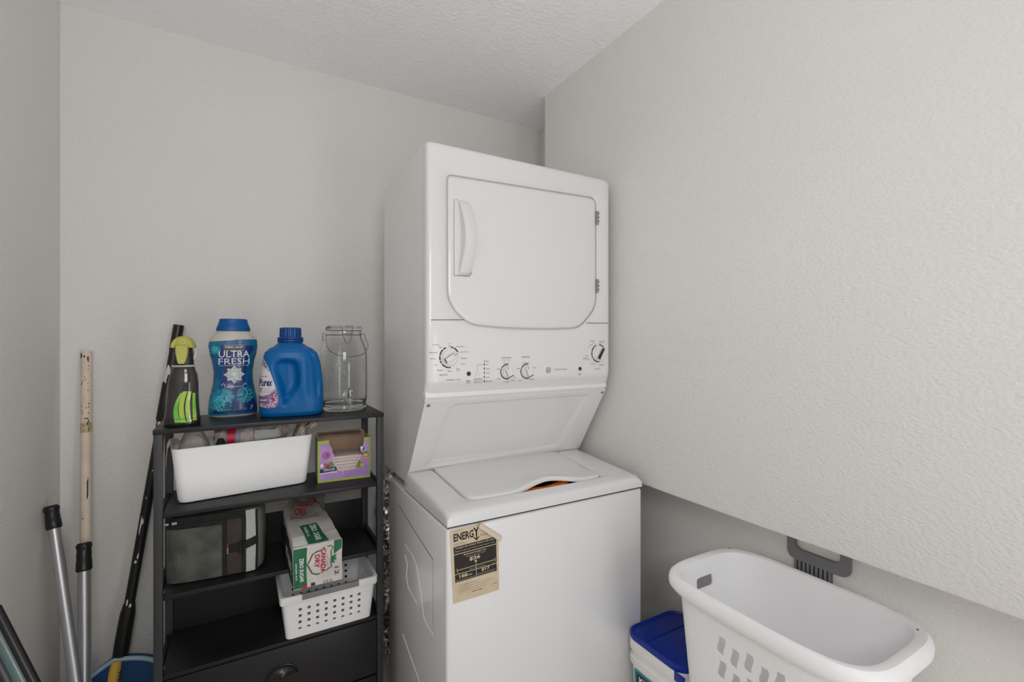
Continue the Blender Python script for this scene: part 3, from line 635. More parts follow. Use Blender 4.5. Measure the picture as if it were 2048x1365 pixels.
def jring(z):
    rx, ry = tab(jb, z); out = []
    cxo = -.004 * max(0, (z - .18) / .05) if z > .18 else 0
    for i in range(NJ):
        a = 2 * math.pi * i / NJ; c, s = math.cos(a), math.sin(a); e = 3.4 - 1.4 * max(0, min(1, (z - .195) / .035))
        out.append(jug_pt((cxo + rx * math.copysign(abs(c) ** (2 / e), c), ry * math.copysign(abs(s) ** (2 / e), s), z)))
    return out
jug = mk('jug_body', loft([jring(.236 * i / 110) for i in range(111)]), 'bottle_blue', o, False, ang=70)
def jsurf(a, b, l):
    rx, ry = tab(jb, b); u = max(-.999, min(.999, a / rx)); e = 3.4
    # the label runs round the front left corner
    th = None
    if u < -.985: u = -.985
    y = -ry * (1 - abs(u) ** e) ** (1 / e); p = jug_pt((u * rx, y, b)); return (p[0] - l * (.8 if u < -.8 else 0), p[1] - l, p[2])
lab = round_poly([(-.0925, .035), (-.056, .030), (-.036, .036), (-.037, .07), (-.047, .105), (-.06, .145), (-.078, .185), (-.083, .19), (-.0905, .12)], [.01, .01, .018, .02, .02, .02, .02, .01, .02], 4)
it = [(poly2d(lab), 'label_white', 0), (poly2d([(-.0925, .036), (-.056, .031), (-.037, .037), (-.037, .07), (-.042, .088), (-.06, .072), (-.078, .066), (-.0925, .068)]), 'label_purple', 1),
      (poly2d([(-.058, .034), (-.040, .036), (-.038, .06), (-.042, .082), (-.052, .074), (-.062, .055)]), 'lilac', 2), (poly2d([(-.09, .036), (-.06, .032), (-.058, .045), (-.09, .045)]), 'lilac', 2),
      (poly2d([(-.0835, .188), (-.079, .182), (-.066, .155), (-.062, .143), (-.072, .152), (-.084, .165)]), 'lilac2', 1), (line2d([(-.092, .0675), (-.078, .067), (-.06, .074), (-.043, .092)], .0012), 'navyink', 3),
      (text2d('Purex', -.0905, .098, -.0535, .121, bold=.03, shear=.15), 'navyink', 2), (text2d('DIRT LIFT', -.088, .126, -.066, .130), 'navyink', 2), (text2d('IT', -.0885, .080, -.080, .092, bold=.03), 'redink', 2)]
for k in range(4): it.append((text2d('action clean', -.076, .079 + k * .0036, (-.058, -.055, -.06, -.058)[k], .0812 + k * .0036), 'redink', 2))
it.append((text2d('lavender', -.088, .053, -.068, .059, bold=.02), 'whitep', 3))
decal('jug_label', jug, it, jsurf, False, step=.006, lift=.0008)
mk('neck_ring', lathe([(.0, .233), (.036, .233), (.0385, .236), (.0385, .240), (.0365, .242), (.0385, .244), (.0385, .247), (.036, .249), (.0, .249)], -.004, 0, 40), 'cap_navy', o, False)
cp = []
for z, r in ((.247, .0315), (.275, .031), (.2785, .030), (.280, .027)):
    cp.append([(-.004 + (r + .0008 * math.cos(18 * a)) * math.cos(a), (r + .0008 * math.cos(18 * a)) * math.sin(a), z) for a in [2 * math.pi * i / 144 for i in range(144)]])
mk('cap', loft(cp), 'cap_navy', o, False, ang=60)
mk('cap_seam', box(-.006, -.002, -.0335, -.029, .247, .2785, .0008), 'bottle_blue', o, False)

# glass dispenser jar
o = thing('glass_jar', 'large clear glass jar with wire bail lid at the right of the top board', 'jar', (.312, 1.712, Z1), 0)
outer = [(.0, .003), (.060, .003), (.071, .0), (.0765, .006), (.0765, .012), (.073, .020), (.0745, .028), (.077, .05), (.0775, .12), (.077, .19), (.074, .212), (.066, .232), (.0595, .245), (.057, .255), (.057, .272)]
inner = [(.0535, .272), (.0535, .255), (.056, .244), (.0625, .23), (.0705, .21), (.0735, .19), (.074, .12), (.0735, .05), (.071, .03), (.066, .022), (.0, .020)]
body = mk('jar_body', lathe(outer + inner, 0, 0, 64), 'jarglass', o, False)
mk('jar_lid', lathe([(.0, .290), (.055, .290), (.0565, .287), (.0565, .284), (.061, .2825), (.061, .275), (.0, .275)], 0, 0, 56), 'jarglass', o, False)
mk('gasket', lathe([(.0545, .2725), (.0595, .2725), (.0595, .275), (.0545, .275)], 0, 0, 48), 'greycard', o, False)
circ = lambda r, z, n=48: [(r * math.cos(2 * math.pi * i / n), r * math.sin(2 * math.pi * i / n), z) for i in range(n)]
bail = mk('wire_bail', tube(circ(.0588, .258), .0013, 6, close=True), 'chrome', o, False)
for sx in (-1, 1):
    mk('bail_loop', tube([(sx * .058, 0, .258), (sx * .066, 0, .264), (sx * .070, 0, .260), (sx * .071, -.01, .245), (sx * .078, -.016, .228) if sx > 0 else (sx * .070, -.008, .236)], .0013, 6), 'chrome', bail, False)
mk('bail_arc', tube([(.078, -.016, .228), (.076, -.024, .212), (.062, -.048, .196), (.035, -.068, .186), (.0, -.077, .184), (-.035, -.068, .190), (-.055, -.048, .205), (-.062, -.03, .224), (-.0605, -.012, .25), (-.059, -.004, .258)], .0013, 6), 'chrome', bail, False)
mk('clasp', join(tube([(-.016, -.0625, .287), (-.017, -.064, .262), (-.010, -.070, .240), (-.004, -.071, .228)], .0014, 6), tube([(.016, -.0625, .287), (.015, -.064, .262), (.009, -.070, .240), (.003, -.071, .228)], .0014, 6), tube([(-.016, -.0625, .287), (.016, -.0625, .287)], .0014, 6), tube([(-.0165, -.0635, .262), (.0155, -.0635, .262)], .0014, 6)), 'chrome', o, False)
# embossed cartouche
def gsurf(a, b, l): r = .0777 + l; return (a, -math.sqrt(max(1e-6, r * r - a * a)), b)
cart = [(-.045, .128), (.048, .128), (.054, .136), (.054, .168), (.048, .178), (-.045, .178), (-.050, .168), (-.050, .136)]
loopp = []
for i in range(len(cart)):
    a, b = cart[i], cart[(i + 1) % len(cart)]
    for k in range(6): loopp.append(gsurf(a[0] + (b[0] - a[0]) * k / 6, a[1] + (b[1] - a[1]) * k / 6, 0))
mk('embossed_frame', tube(loopp, .0011, 6, close=True), 'jarglass', body, False)
decal('embossed_lettering', body, [(text2d('MASON', -.038, .142, .042, .164), 'jarglass', 0)], gsurf, False, step=.012, lift=.0006)
# spigot low on the front
sp = mk('spigot', join(*[([(a, b - .0765, c + .045) for a, c, b in [(x_, z_, -y_) for x_, y_, z_ in [(v[0], v[2], v[1]) for v in vv]]], ff) for vv, ff in [lathe([(.0, .0), (.014, .0), (.0145, .004), (.008, .006), (.0075, .024), (.0, .024)], 0, 0, 24)]], tube([(.0, -.097, .047), (.002, -.101, .030), (.002, -.101, .014)], [.0075, .0065, .006], 14)), 'jarglass', o, False)
mk('spigot_lever', join(box(-.004, .006, -.106, -.092, .048, .076, .003), box(-.001, .014, -.109, -.098, .068, .076, .003)), 'chrome', sp, False)

# ------------------------------------------------------------------ second shelf
# white storage bin, slightly turned
BR = R(7)
o = thing('storage_bin', 'plain white plastic storage bin filled with bags on the second shelf', 'bin', (.010, 1.712, Z2 + .0005), BR)
br = []
for z, hx, hy, r in ((.010, .158, .058, .016), (.002, .165, .064, .02), (.0, .160, .060, .018)): br.insert(0, rrect(0, 0, z, hx, hy, r))
br = [rrect(0, 0, 0, .162, .060, .018), rrect(0, 0, .003, .170, .067, .021), rrect(0, 0, .010, .1735, .070, .023), rrect(0, 0, .08, .1805, .0745, .022), rrect(0, 0, .152, .188, .079, .021), rrect(0, 0, .157, .189, .0797, .021), rrect(0, 0, .159, .1875, .0785, .020), rrect(0, 0, .157, .186, .077, .020), rrect(0, 0, .01, .171, .0675, .02), rrect(0, 0, .006, .16, .058, .02)]
mk('bin_shell', loft(br), 'binwhite', o, False)
# plastic bags in the bin
def crumple(rings, amp, sc, seed=0):
    out = []
    for r in rings:
        q = []
        for p in r:
            v = Vector(p); n_ = noise.noise_vector(v * sc + Vector((seed, seed, seed))); n2 = noise.noise_vector(v * sc * 2.7 + Vector((seed, 0, seed)))
            q.append(tuple(v + n_ * amp + n2 * amp * .45))
        out.append(q)
    return out
def sack(cx, cy, z0, rx, ry, h, amp=.008, sc=28, seed=0, tilt=0, n=40, m=22):
    rr = []
    for i in range(m + 1):
        u = i / m; k = math.sin(math.pi * (.04 + .92 * u)) ** .5
        rr.append(sup(cx + tilt * u, cy, z0 + h * u, rx * k, ry * k, 2.6, n))
    return loft(crumple(rr, amp, sc, seed))
BX = lambda x, y, z: (.010 + x * math.cos(BR) - y * math.sin(BR), 1.712 + x * math.sin(BR) + y * math.cos(BR), Z2 + z)
b_ = thing('plastic_bag', 'crumpled clear plastic bag at the left end of the white bin', 'bag', BX(-.131, .006, .012), BR)
mk('bag_film', sack(0, 0, 0, .040, .052, .192, .006, 26, 3), 'film', b_, False)
mk('bag_flap', loft(crumple([[(x, -.035 + .01 * k, z) for k in range(8)] for x, z in ((-.034, .152), (-.046, .162), (-.059, .160), (-.0655, .145), (-.067, .125), (-.068, .10), (-.0675, .075))], .0025, 40, 5), False, False, close=False), 'film', b_, False, label='loose flap hanging over the left rim of the bin')
b_ = thing('zip_bag', 'zip bag with a red and violet closure strip lying in the white bin', 'bag', BX(.026, .008, 0), BR)
ZB = lambda x, a, k, e=0: (x, math.cos(a) * k * (.054 + e), .171 + (.036 + e) * k * math.copysign(abs(math.sin(a)) ** .8, math.sin(a)) + .012 * x)
rr = []
for i in range(41):
    u = i / 40; x = -.105 + .205 * u; k = min(1, .62 + 1.6 * u) * (1 if u < .85 else 1 - (u - .85) * 2.4)
    rr.append([ZB(x, 2 * math.pi * j / 34, k) for j in range(34)])
mk('bag_film', loft(crumple(rr, .005, 30, 9)), 'film2', b_, False)
def bandz(xa, xb, m_, nm):
    mk(nm, loft([[ZB(x + .004 * math.sin(2 * math.pi * j / 34), 2 * math.pi * j / 34, 1, .0035) for j in range(34)] for x in (xa, (xa + xb) / 2, xb)], False, False), m_, b_, False)
bandz(-.078, -.058, 'redzip', 'red_strip'); bandz(-.054, -.048, 'violetzip', 'violet_strip'); bandz(-.045, -.042, 'violetzip', 'violet_strip')
mk('paper_slip', loft(crumple([[(-.005 + .07 * u, -.062 - .002 * math.sin(3 * u), .158 + .03 * v_) for u in [j / 8 for j in range(9)]] for v_ in [i / 6 for i in range(7)]], .005, 30, 12), False, False, close=False), 'greyfab', b_, False)
o2 = thing('dark_pouch', 'small black pouch poking out between the clear bag and the zip bag', 'pouch', BX(-.068, -.052, .012), BR)
mk('pouch_body', sack(0, 0, 0, .020, .012, .162, .003, 30, 17), 'blackfab', o2, False)
o2 = thing('crumpled_wrapper', 'crumpled beige wrapper sticking out of the right end of the white bin', 'wrapper', BX(.156, .0, .07), BR)
mk('wrapper_body', sack(0, 0, 0, .016, .045, .130, .006, 34, 21, .012), 'paper', o2, False)
mk('wrapper_ear', sack(.030, -.03, .096, .013, .024, .040, .008, 40, 31, .014), 'paper', o2, False)

# dryer sheet carton
o = thing('dryer_sheet_box', 'open purple and lime green carton of white dryer sheets on the second shelf', 'box', (.303, 1.690, Z2 + .0005), R(-3))
W_, D_, H_ = .083, .052, .137
hole = [(-.048, H_), (-.048, .126), (-.040, .112), (-.036, .090), (-.033, .076), (-.034, .066), (-.026, .050), (-.018, .036), (-.008, .032), (.006, .034), (.018, .032), (.030, .036), (.038, .050), (.046, .066), (.052, .082), (.057, .10), (.061, .118), (.063, H_)]
front = [(-W_, 0), (W_, 0), (W_, H_)] + hole[::-1] + [(-W_, H_)]
mk('front_panel', prism_y(front, -D_, -D_ + .0012), 'limecard', o, False, smooth=False)
for nm, v in (('side_panel', box(-W_, -W_ + .0012, -D_ + .0012, D_, 0, H_)), ('side_panel', box(W_ - .0012, W_, -D_ + .0012, D_, 0, H_)), ('base_panel', box(-W_ + .0012, W_ - .0012, -D_ + .0012, D_, 0, .0012))):
    mk(nm, v, 'greycard', o, False, smooth=False)
mk('back_panel', loft([[(-W_ + .002, D_ - .002, 0), (W_ - .002, D_ - .002, 0), (W_ - .002, D_, 0), (-W_ + .002, D_, 0)], [(-W_ + .002, D_ - .002, H_), (W_ - .002, D_ - .002, H_), (W_ - .002, D_, H_), (-W_ + .002, D_, H_)], [(-W_ + .004, D_ - .004, H_ + .010), (W_ - .012, D_ - .004, H_ + .014), (W_ - .012, D_ - .002, H_ + .014), (-W_ + .004, D_ - .002, H_ + .010)]]), 'cardboard', o, False, smooth=False)
mk('top_flap', loft(crumple([[(x, y, H_ + z) for x in [-.078 + .142 * k / 14 for k in range(15)]] for y, z in ((D_ - .004, .006), (.03, .010), (.01, .008), (-.01, .010))], .003, 40, 2), False, False, close=False), 'cardboard', o, False, label='torn brown card flap on top')
mk('sheet_stack', join(*[box(-.066, .070, -.046, .044, .002 + k * .0098, .0112 + k * .0098, .002) for k in range(8)]), 'sheets', o, False, kind='stuff')
mk('torn_edge', join(*[tube([(a[0], -D_ - .0003, a[1]), (b[0], -D_ - .0003, b[1])], .0013, 6) for a, b in zip(hole[3:-4], hole[4:-3])]), 'torn', o, False)
FB = lambda a, b, l: (a, -D_ - l, b)
inn = [(-W_ + .006, .008), (W_ - .004, .008), (W_ - .004, .124), (.062, .124)] + [h_ for h_ in hole[::-1] if h_[1] < .125] + [(-.048, .122), (-W_ + .006, .122)]
lh = [h_ for h_ in hole[1:9]]; rh = [h_ for h_ in hole[9:-1]]
it = [(poly2d([(-W_ + .006, .032), (-.0085, .032)] + lh[::-1][1:] + [(-W_ + .006, .126)]), 'purplebox', 0), (poly2d([(W_ - .004, .033), (W_ - .004, .124), (.0615, .124)] + rh[::-1]), 'purplebox', 0), (rect2d(-W_ + .006, .008, W_ - .004, .0322), 'purplebox', 0), (disc2d(-.0565, .089, .0135, .0125), 'magenta', 1), (disc2d(-.055, .090, .0105, .0095), 'purplebox', 2), (disc2d(-.054, .0895, .0085, .008), 'magenta', 3),
      (poly2d([(-.077, .032), (-.024, .036), (-.026, .048), (-.034, .049), (-.077, .044)]), 'tealink', 1), (text2d('CLEAN & SOFT', -.066, .0375, -.030, .0445, bold=.02), 'whitep', 2), (rect2d(-.077, .029, -.024, .0315), 'whitep', 1),
      (blob((-.058, .055), .008, 5, .15), 'magenta', 2), (blob((-.07, .056), .006, 5, .2), 'torn', 2), (blob((-.043, .057), .009, 6, .12), 'greenp', 2), (blob((-.052, .051), .005, 5, .2), 'redink', 3),
      (disc2d(.056, .101, .008), 'tealink', 1), (disc2d(.0555, .103, .005), 'whitep', 2), (disc2d(.054, .096, .003), 'whitep', 3),
      (poly2d([(.050, .086), (.062, .087), (.060, .079), (.051, .079)]), 'redink', 1), (rect2d(.059, .081, .077, .089), 'greenp', 2), (text2d('80', .062, .0735, .076, .081, bold=.02), 'whitep', 3), (rect2d(.060, .072, .078, .0815), 'greenp', 1), (poly2d([(.058, .062), (.078, .064), (.079, .072), (.060, .070)]), 'orangep', 2), (text2d('sheets', .062, .065, .076, .0695), 'torn', 3),
      (blob((.048, .046), .010, 7, .12), 'greenp', 1), (blob((.046, .056), .005, 5, .15), 'greenp', 2), (blob((.056, .044), .006, 6, .15), 'limecard', 2)]
for x_, dx_ in ((-.030, -.006), (-.012, -.002), (.002, 0), (.020, .004), (.040, .012)): it.append((line2d([(x_, .030), (x_ + dx_, .018)], .001), 'magenta', 2))
decal('carton_print', o, it, FB, False)

# ------------------------------------------------------------------ third shelf
# cooler bag
o = thing('cooler_bag', 'soft grey cooler bag with net pocket lying on the third shelf', 'bag', (-.056, 1.676, Z3 + .0004), R(-6))
cw, cd_, chh = .122, .072, .186
def brg(z, k, e=5): return sup(0, 0, z, cw * k, cd_ * k, e, 72)
bb = [brg(0, .93), brg(.006, .985), brg(.02, 1), brg(.09, 1.01), brg(.165, .995), brg(.18, .97), brg(chh, .90)]
mk('bag_body', (lambda q: ([(a, b, max(.0006, c)) for a, b, c in q[0]], q[1]))(loft(crumple(bb, .003, 14, 4))), 'midfab', o, False, ang=60)
FC = lambda a, b, l: (a, -cd_ * (max(0, 1 - abs(a / (cw + .004)) ** 5)) ** .2 * (1.008 - .25 * abs(b / .186 - .5) ** 4) - .0025 - l + .0025 * noise.noise(Vector((a * 22, b * 22, 3))), b)
def patch(a0, a1, b0, b1, off, n=18, m=12, skew=lambda a, b: (a, b)):
    rr = []
    for j in range(m + 1):
        rr.append([FC(*skew(a0 + (a1 - a0) * i / n, b0 + (b1 - b0) * j / m), off) for i in range(n + 1)])
    v, f = loft(rr, False, False, close=False); k = len(v)
    v2 = [(x, y + .003, z) for x, y, z in v]
    edge = []
    w_ = n + 1
    idx = list(range(w_)) + [w_ * j + n for j in range(1, m + 1)] + [w_ * m + i for i in range(n - 1, -1, -1)] + [w_ * j for j in range(m - 1, 0, -1)]
    F2 = [tuple(i + k for i in q) for q in f] + [(idx[i], idx[(i + 1) % len(idx)], idx[(i + 1) % len(idx)] + k, idx[i] + k) for i in range(len(idx))]
    return v + v2, f + F2
net = mk('net_pocket', patch(-.1205, .020, .004, .158, .002), 'mesh', o, False, ang=60)
mk('pocket_hem', patch(-.121, .024, .155, .169, .0035), 'blackfab', net, False, ang=60)
mk('front_yoke', patch(-.119, .078, .166, .187, .0015), 'blackfab', o, False, ang=60)
mk('binding_tape', patch(.018, .030, .004, .168, .004), 'blackfab', o, False, ang=60)
mk('brown_panel', patch(.029, .068, .006, .166, .0025), 'brownfab', o, False, ang=60)
mk('binding_tape', patch(.066, .078, .006, .172, .0035), 'blackfab', o, False, ang=60)
mk('grey_panel', patch(.077, .104, .004, .186, .002), 'greyfab', o, False, ang=60)
mk('edge_piping', tube([FC(.106 - .004 * abs(u - .5), .004 + .180 * u, .001) for u in [i / 14 for i in range(15)]], .0035, 8), 'blackfab', o, False)
bl = mk('buckle_strap', patch(.032, .104, .070, .094, .006, skew=lambda a, b: (a, b + max(0, a - .065) * .32)), 'blackfab', o, False, ang=60)
mk('strap_loop', tube([FC(.064, .063, .006), FC(.074, .066, .008), FC(.074, .102, .008), FC(.063, .099, .006)], .0035, 8, close=True), 'blackp', bl, False)
decal('brand_tab', o, [(rect2d(.0295, .066, .0345, .100), 'blackfab', 0), (text2d('COOL', .0303, .068, .0335, .088, rot=90), 'whitep', 1), (disc2d(.032, .094, .0018, .004), 'redink', 1)], lambda a, b, l: FC(a, b, l + .0075), False)
tp = mk('top_flap', loft(crumple([sup(-.01, .004, .180, .108, .064, 4, 60), sup(-.01, .004, .190, .108, .062, 4, 60), sup(-.008, .006, .199, .10, .05, 4, 60), sup(-.004, .008, .202, .06, .03, 4, 60)], .004, 20, 8)), 'blackfab', o, False)
mk('top_zip', tube([(-.108, -.058, .184), (-.06, -.066, .186), (0, -.066, .188), (.05, -.064, .190), (.09, -.052, .19)], .003, 8), 'blackfab', o, False)
for x, w_, tl_ in ((-.104, .012, .007), (-.119, .008, .006), (-.018, .004, .008)):
    mk('strap_end', box(x, x + w_, -.0745, -.0725, .170, .170 + tl_, .0008), 'greyfab', o, False)

# soda carton, pushed in crooked so that it sticks out over the basket
o = thing('soda_carton', 'crumpled white and green ginger ale carton sticking out over the basket', 'box', (.187, 1.59, Z3 + .0005), R(.5))
bw, bl_, bh = .064, .176, .117
cx_ = []
for i in range(15):
    u = i / 14; y = -bl_ + 2 * bl_ * u; k = 1 - .03 * u
    sec = round_poly([(-bw * k, 0), (bw * k, 0), (bw * k, bh), (-bw * k, bh)], .004, 2)
    sub = []
    for a, b in zip(sec, sec[1:] + sec[:1]):
        n_ = max(1, int(math.dist(a, b) / .012))
        for j in range(n_): sub.append((a[0] + (b[0] - a[0]) * j / n_, y, a[1] + (b[1] - a[1]) * j / n_))
    cx_.append(sub)
nmx = min(len(r) for r in cx_)
def soda_w(p, amp=.0035):
    v = Vector(p); n_ = noise.noise_vector(v * 16 + Vector((5, 2, 7)))
    z = v.z + n_.z * amp * min(1, v.z / .05); return (v.x + n_.x * amp, v.y + n_.y * amp * .6, max(.0008, z))
mk('carton', loft([[soda_w(p) for p in r[:nmx]] for r in cx_]), 'boxwhite', o, False, ang=50)
SF = lambda a, b, l: (lambda p: (p[0], p[1] - l, p[2]))(soda_w((a, -bl_, b)))
SS = lambda a, b, l: (lambda p: (p[0] - l, p[1], p[2]))(soda_w((-bw, a, b)))
STp = lambda a, b, l: (lambda p: (p[0], p[1], p[2] + l))(soda_w((a, b, bh)))
it = [(rect2d(-.063, .003, -.030, .113), 'boxgreen', 0), (poly2d([(.042, .080), (.062, .092), (.063, .116), (.042, .116)]), 'boxgreen', 0), (rect2d(-.044, .001, -.030, .010), 'redink', 1), (rect2d(-.020, .002, -.009, .011), 'ink', 1),
      (text2d('ZERO SUGAR', -.047, .020, -.037, .086, rot=-90, bold=.02), 'whitep', 1), (text2d('GINGER ALE', -.0575, .028, -.0535, .074, rot=-90, bold=.01), 'whitep', 1),
      (line2d([(.015, .104), (.010, .097), (-.004, .096), (-.016, .090), (-.026, .066), (-.030, .064), (-.026, .060), (-.016, .038), (-.004, .032), (.004, .032)], .0035), 'cartongreen', 1),
      (line2d([(.024, .104), (.034, .104), (.040, .098), (.034, .09), (.036, .075), (.034, .055), (.036, .045), (.026, .040), (.022, .036)], .0028), 'cartongreen', 1),
      (text2d('CANADA', .006, .032, .0205, .101, rot=-90, bold=.03), 'redink', 2), (text2d('DRY', -.010, .049, .003, .086, rot=-90, bold=.03), 'redink', 2), (text2d('12', .043, .018, .054, .041, rot=-90, bold=.01), 'ink', 1), (text2d('EST. 1904', .0235, .05, .0255, .08, rot=-90), 'inkg', 1),
      (text2d('7.5 FL OZ', .012, .002, .038, .009, bold=.01), 'ink', 1), (poly2d([(.036, .074), (.05, .08), (.046, .072), (.05, .066), (.042, .062), (.045, .055), (.037, .055)]), 'boxgreen', 1)]
decal('front_print', o, it, SF, False, step=.012, lift=.0012)
it = [(poly2d([(-.026, -.17), (.030, -.17), (.018, -.015), (-.030, -.015)]), 'boxgreen', 0), (text2d('ZERO SUGAR', -.004, -.155, .013, -.025, rot=-90, bold=.03), 'whitep', 1), (text2d('GINGER ALE', -.022, -.115, -.014, -.035, rot=-90, bold=.02), 'whitep', 1),
      (line2d([(-.024, -.105), (-.008, -.095), (.004, -.092), (.022, -.08)], .004), 'ink', 2), (rect2d(-.062, -.172, -.030, -.10), 'whitep', 0), (line2d([(-.063, -.10), (.030, -.092), (.062, -.088)], .001), 'inkg', 1)]
decal('top_print', o, it, STp, False, step=.012, lift=.0012)
it = [(poly2d([(-.172, .004), (.16, .004), (.16, .10), (-.172, .085)]), 'boxdark', 0), (poly2d([(-.172, .004), (-.10, .004), (-.12, .05), (-.172, .085)]), 'boxgreen', 1), (text2d('CANADA DRY', -.15, .03, .02, .06, bold=.02), 'whitep', 2), (text2d('GINGER ALE', .0, .03, .10, .06, bold=.02), 'redink', 2)]
decal('side_print', o, it, SS, False, step=.012, lift=.0012)
fl = [[(-.050 + .098 * k / 10 + .004 * j, .045 + .021 * j, bh + .004 + .0052 * j + .004 * math.sin(k * 1.1)) for k in range(11)] for j in range(7)]
flv = loft(crumple(fl, .003, 24, 6), False, False, close=False); nn_ = len(flv[0])
flv = (flv[0] + [(x, y, z - .002) for x, y, z in flv[0]], flv[1] + [tuple(i + nn_ for i in q)[::-1] for q in flv[1]])
fp = mk('torn_flap', flv, 'boxgrey', o, False, label='torn grey flap with red lettering at the back of the carton')
def FL(a, b, l):
    i = max(0, min(5.999, (b - .045) / .021)); k = max(0, min(9.999, (a + .050 - .004 * i) / .0098)); i0, k0 = int(i), int(k); fi, fk = i - i0, k - k0
    g = lambda r, c: Vector(flv[0][r * 11 + c]); p = (g(i0, k0) * (1 - fk) + g(i0, k0 + 1) * fk) * (1 - fi) + (g(i0 + 1, k0) * (1 - fk) + g(i0 + 1, k0 + 1) * fk) * fi
    return (p.x, p.y, p.z + l)
decal('flap_print', fp, [(text2d('CANADA', -.026, .100, .034, .135, bold=.03), 'redink', 0), (text2d('DRY', -.034, .056, .0, .095, bold=.03), 'redink', 0), (line2d([(.012, .155), (.03, .14), (.036, .11), (.05, .09), (.052, .07)], .004), 'cartongreen', 0)], FL, False, step=.01, lift=.0012)
mk('carton_end_flap', loft(crumple([[(-.058 + .116 * k / 8, bl_ - .002 + .001 * j, bh - .02 + .016 * j) for k in range(9)] for j in range(4)], .003, 20, 9), False, False, close=False), 'boxgrey', o, False)

# white perforated basket on the lowest open shelf
o = thing('perforated_basket', 'white perforated plastic basket on the bottom shelf above the drawer', 'basket', (.2425, 1.66, Z4 + .0005), 0)
bx0, by0, hb = .125, .105, .138
def bk(z, hx, hy, r=.014): return rrect(0, 0, z, hx, hy, r, 4)
sh = [bk(0, bx0 - .004, by0 - .004), bk(.003, bx0, by0), bk(.112, bx0 + .011, by0 + .011), bk(.114, bx0 + .017, by0 + .018), bk(.1155, bx0 + .018, by0 + .019), bk(.1365, bx0 + .0185, by0 + .0195), bk(hb, bx0 + .017, by0 + .018), bk(hb, bx0 + .011, by0 + .011), bk(.1365, bx0 + .0095, by0 + .0095), bk(.006, bx0 - .0025, by0 - .0025), bk(.0045, bx0 - .006, by0 - .006)]
bas = mk('basket_shell', loft(sh), 'basket', o, False)
cs = []
for i in range(8):
    for j in range(4):
        x = -.087 + i * .0247; z = .030 + j * .0198; e = .0044 if j else .003
        cs.append(box(x - .0044, x + .0044, -.13, -.09, z - e, z + e, .0012, 1))
        cs.append(box(x - .0044, x + .0044, .09, .13, z - e, z + e, .0012, 1))
for k in range(6):
    y = -.06 + k * .024
    for sx in (-1, 1):
        cs.append(box(min(sx * .10, sx * .15), max(sx * .10, sx * .15), y - .003, y + .003, .03, .1))
cut(bas, cs)
mk('label_holder', box(-.083, .083, -by0 - .0205, -by0 - .012, .121, .1385, .001), 'bgrey', o, False, label='grey label holder set in the front rim')
# ------------------------------------------------------------------ poles in the left corner
def pole_pts(a, b, n=2): return [tuple(Vector(a).lerp(Vector(b), i / (n - 1))) for i in range(n)]
def stick_decal(name, parent, a, b, r, marks, m_, label=None):
    """flaked patches on a round stick: marks of (t along, angle deg, half length m, half width deg)"""
    A_ = Vector(a); B_ = Vector(b); d = (B_ - A_).normalized(); u = d.cross(Vector((0, 1, 0))).normalized(); v = u.cross(d); L_ = (B_ - A_).length
    V = []; F = []
    rnd = random.Random(len(marks) * 7 + len(name))
    for t_, an, hl, hw in marks:
        n = 10; base = len(V)
        for i in range(n):
            q = 2 * math.pi * i / n; k = .6 + .5 * rnd.random(); aa = R(an + hw * k * math.cos(q)); p = A_ + d * (t_ * L_ + hl * k * math.sin(q)) + (u * math.cos(aa) + v * math.sin(aa)) * (r + .0006)
            V.append(tuple(p))
        aa = R(an); V.append(tuple(A_ + d * t_ * L_ + (u * math.cos(aa) + v * math.sin(aa)) * (r + .0008)))
        F += [(base + i, base + (i + 1) % n, base + n) for i in range(n)]
    return mk(name, (V, F), m_, parent, smooth=False, label=label, kind='stuff')

ca, cb = (-.436, 2.0245, 1.307), (-.402, 1.85, .0)
o = thing('wooden_pole', 'cream painted wooden pole with chipped paint leaning on the back wall', 'pole', cb)
mk('shaft', tube(pole_pts(ca, cb, 8), .0142, 20), 'cream', o)
dirc = (Vector(cb) - Vector(ca)).normalized()
tp_ = lambda t_: tuple(Vector(ca) + dirc * t_)
mk('tape_band', tube([tp_(.232), tp_(.262)], .0148, 20), 'tape', o)
# camera-facing side of the stick is roughly -y
rm = random.Random(3)
stick_decal('chipped_spots', o, ca, cb, .0142, [(.012, 215, .010, 20), (.014, 260, .005, 10), (.02, 295, .012, 10)] + [(.03 + rm.random() * .17, 225 + rm.random() * 90, .0013 + rm.random() * .0022, 3 + rm.random() * 4) for _ in range(26)] + [(.165, 280, .003, 24), (.172, 300, .006, 8), (.178, 290, .008, 8), (.19, 306, .01, 5), (.33, 296, .036, 9), (.345, 292, .02, 6), (.40, 250, .003, 8), (.49, 240, .004, 9)], 'ink', label='dark chips in the cream paint')
